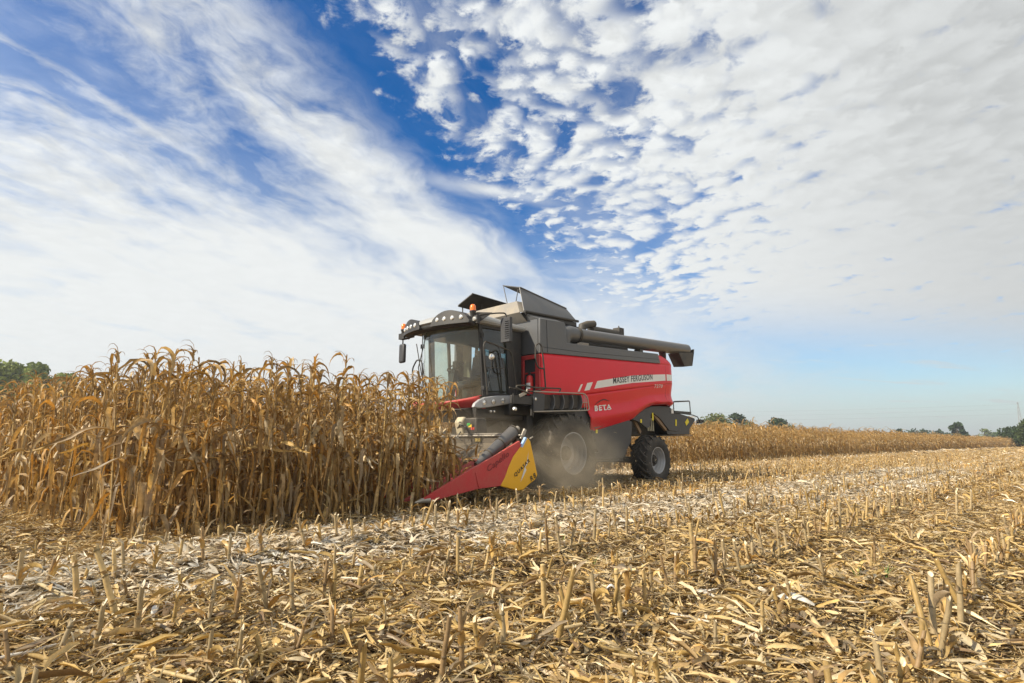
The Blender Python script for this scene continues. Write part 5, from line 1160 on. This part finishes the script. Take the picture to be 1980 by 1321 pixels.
for i, (x, y, h, w) in enumerate(((262, 52, 6.2, 5), (284.8, 43, 6.8, 7), (300, 47, 5.6, 9), (305.1, 43.1, 7.4, 5), (295, 38, 5.8, 8), (286.2, 34.3, 6.6, 5), (300, 33.5, 5.2, 6), (244.7, 40.1, 6.4, 3.5))):
    tree('distant_tree', (x, y, 0), h, w, G3, 'tiny dark tree of the far line left of the solitary far right tree', 260, seed=20+i, leaf=0.4, group=hg)
tree('distant_tree', (337.8, 24.9, 0), 7.4, 7, (0.12, 0.15, 0.06), 'thin pale far tree right of the solitary dark tree', 350, seed=31, leaf=0.4)
tree('distant_tree', (348.1, 22.0, 0), 5.0, 10, G1, 'low far hedge tree right of the thin pale tree', 450, seed=32, leaf=0.4)
tree('bushy_tree', (171, 2.9, 0), 4.6, 6, (0.04, 0.065, 0.02), 'low dark bush at the left end of the wood on the right edge', 2600, low=0.05, seed=33, leaf=0.22, lobes=16)
tree('bushy_tree', (158, -0.9, 0), 6.2, 5, (0.06, 0.085, 0.022), 'taller bushy tree cut by the right edge of the photo', 2600, low=0.05, seed=34, leaf=0.25, lobes=16)
tree('bushy_tree', (172, -2.2, 0), 8.6, 6, (0.05, 0.075, 0.02), 'tallest dark tree at the right edge behind the bushes', 2200, low=0.1, seed=35, leaf=0.28, lobes=14)
# ---- pylon with wires
py = thing('power_pylon', 'thin grey lattice power pylon on the horizon at the right edge', 'pylon', (408.75, 15.9, 0))
mb = MB(); Hh = 23.0
def lw(z): return 2.4*(1-z/Hh)**1.1+0.35
lev = [0, 4, 8, 11.5, 14.5, 17, 19, 21, 23]
for sx in (-1, 1):
    for sy in (-1, 1):
        mb.tube([(sx*lw(z)*0.5, sy*lw(z)*0.5, z) for z in lev], 0.11, 4)
for z0, z1 in zip(lev[:-1], lev[1:]):
    a_, b_ = lw(z0)/2, lw(z1)/2
    for p, q_ in (((-1, -1), (1, -1)), ((1, -1), (1, 1)), ((1, 1), (-1, 1)), ((-1, 1), (-1, -1))):
        mb.tube([(p[0]*a_, p[1]*a_, z0), (q_[0]*b_, q_[1]*b_, z1)], 0.06, 4); mb.tube([(q_[0]*a_, q_[1]*a_, z0), (p[0]*b_, p[1]*b_, z1)], 0.06, 4); mb.tube([(p[0]*b_, p[1]*b_, z1), (q_[0]*b_, q_[1]*b_, z1)], 0.05, 4)
pm = mat('galvanised_steel', (0.26, 0.28, 0.30), 0.6); mb.build('tower', pm, py, smooth=0)
mb = MB()
for z, w in ((17.0, 3.0), (19.5, 2.4), (22.2, 1.8)): mb.tube([(-w, w*0.15, z), (w, -w*0.15, z)], 0.09, 4); mb.tube([(-w, w*0.15, z), (0, 0, z+0.9)], 0.05, 4); mb.tube([(w, -w*0.15, z), (0, 0, z+0.9)], 0.05, 4)
mb.build('cross_arm', pm, py, smooth=0)
for i, (z, w) in enumerate(((16.6, 3.0), (19.1, -2.4), (21.8, 1.8))):
    A = Vector((408.75+w, 15.9, z)); B = Vector((250+w, 330, z+1)); pts = [A.lerp(B, t)-Vector((0, 0, 7*4*t*(1-t)*0.35)) for t in np.linspace(0, 1, 24)]
    mb = MB(); mb.tube(pts, 0.035, 4, caps=False); o = mb.build('power_line', pm, None, smooth=0); tag(o, ['lowest', 'middle', 'highest'][i]+' of the three faint power lines running from the pylon over the far trees', 'power line')

# ================================================================ dust hanging round the front wheel
def dust_cloud(name, loc, scale, dens, label, seed):
    mb = MB(); n = 20
    mb.lathe([(math.sin(math.pi*i/12)*0.999+0.001, -math.cos(math.pi*i/12)) for i in range(13)], (0, 0, 0), n, 'z')
    m = bpy.data.materials.new(name); m.use_nodes = True; t = NT(m.node_tree); t.n.clear()
    tcn = t.new('ShaderNodeTexCoord'); x, y, z = t.sep(tcn.outputs['Object'])
    r = t.m('SQRT', x*x+y*y+z*z); n1 = t.noise(tcn.outputs['Object'], 1.6, 5, 0.6, 0.6)
    fall = t.mapr(r, 1.0, 0.25); d = fall*t.mapr(n1, 0.36, 0.68)*dens
    pv = t.new('ShaderNodeVolumePrincipled'); pv.inputs['Color'].default_value = (0.90, 0.76, 0.56, 1); pv.inputs['Anisotropy'].default_value = 0.1; t.put(pv.inputs['Density'], d)
    o_ = t.new('ShaderNodeOutputMaterial'); t.l.new(pv.outputs[0], o_.inputs['Volume'])
    m.cycles.homogeneous_volume = False
    o = mb.build(name, m, None, smooth=0); o.location = loc; o.scale = scale; o.rotation_euler = (0, 0, seed)
    return tag(o, label, 'dust', kind='stuff')
dust_cloud('dust_cloud', (-0.5, -2.15, 0.55), (2.3, 0.75, 1.25), 1.7, 'brown dust whirling around the front wheel', 0.0)
dust_cloud('dust_cloud', (-3.4, -1.0, 0.95), (1.7, 2.3, 1.0), 0.75, 'thin dust rising over the header below the cab', 0.4)

# ================================================================ haze of the warm air over the fields
mb = MB(); mb.bx(-2000, 2000, -2000, 2000, -1.5, 30.0)
hm = bpy.data.materials.new('haze'); hm.use_nodes = True; t = NT(hm.node_tree); t.n.clear()
pv = t.new('ShaderNodeVolumePrincipled'); pv.inputs['Color'].default_value = (0.80, 0.87, 0.93, 1); pv.inputs['Density'].default_value = 0.0006; pv.inputs['Anisotropy'].default_value = 0.2
o_ = t.new('ShaderNodeOutputMaterial'); t.l.new(pv.outputs[0], o_.inputs['Volume'])
o = mb.build('haze', hm, None, smooth=0); tag(o, 'thin pale haze in the air over the whole field', 'haze', kind='stuff')
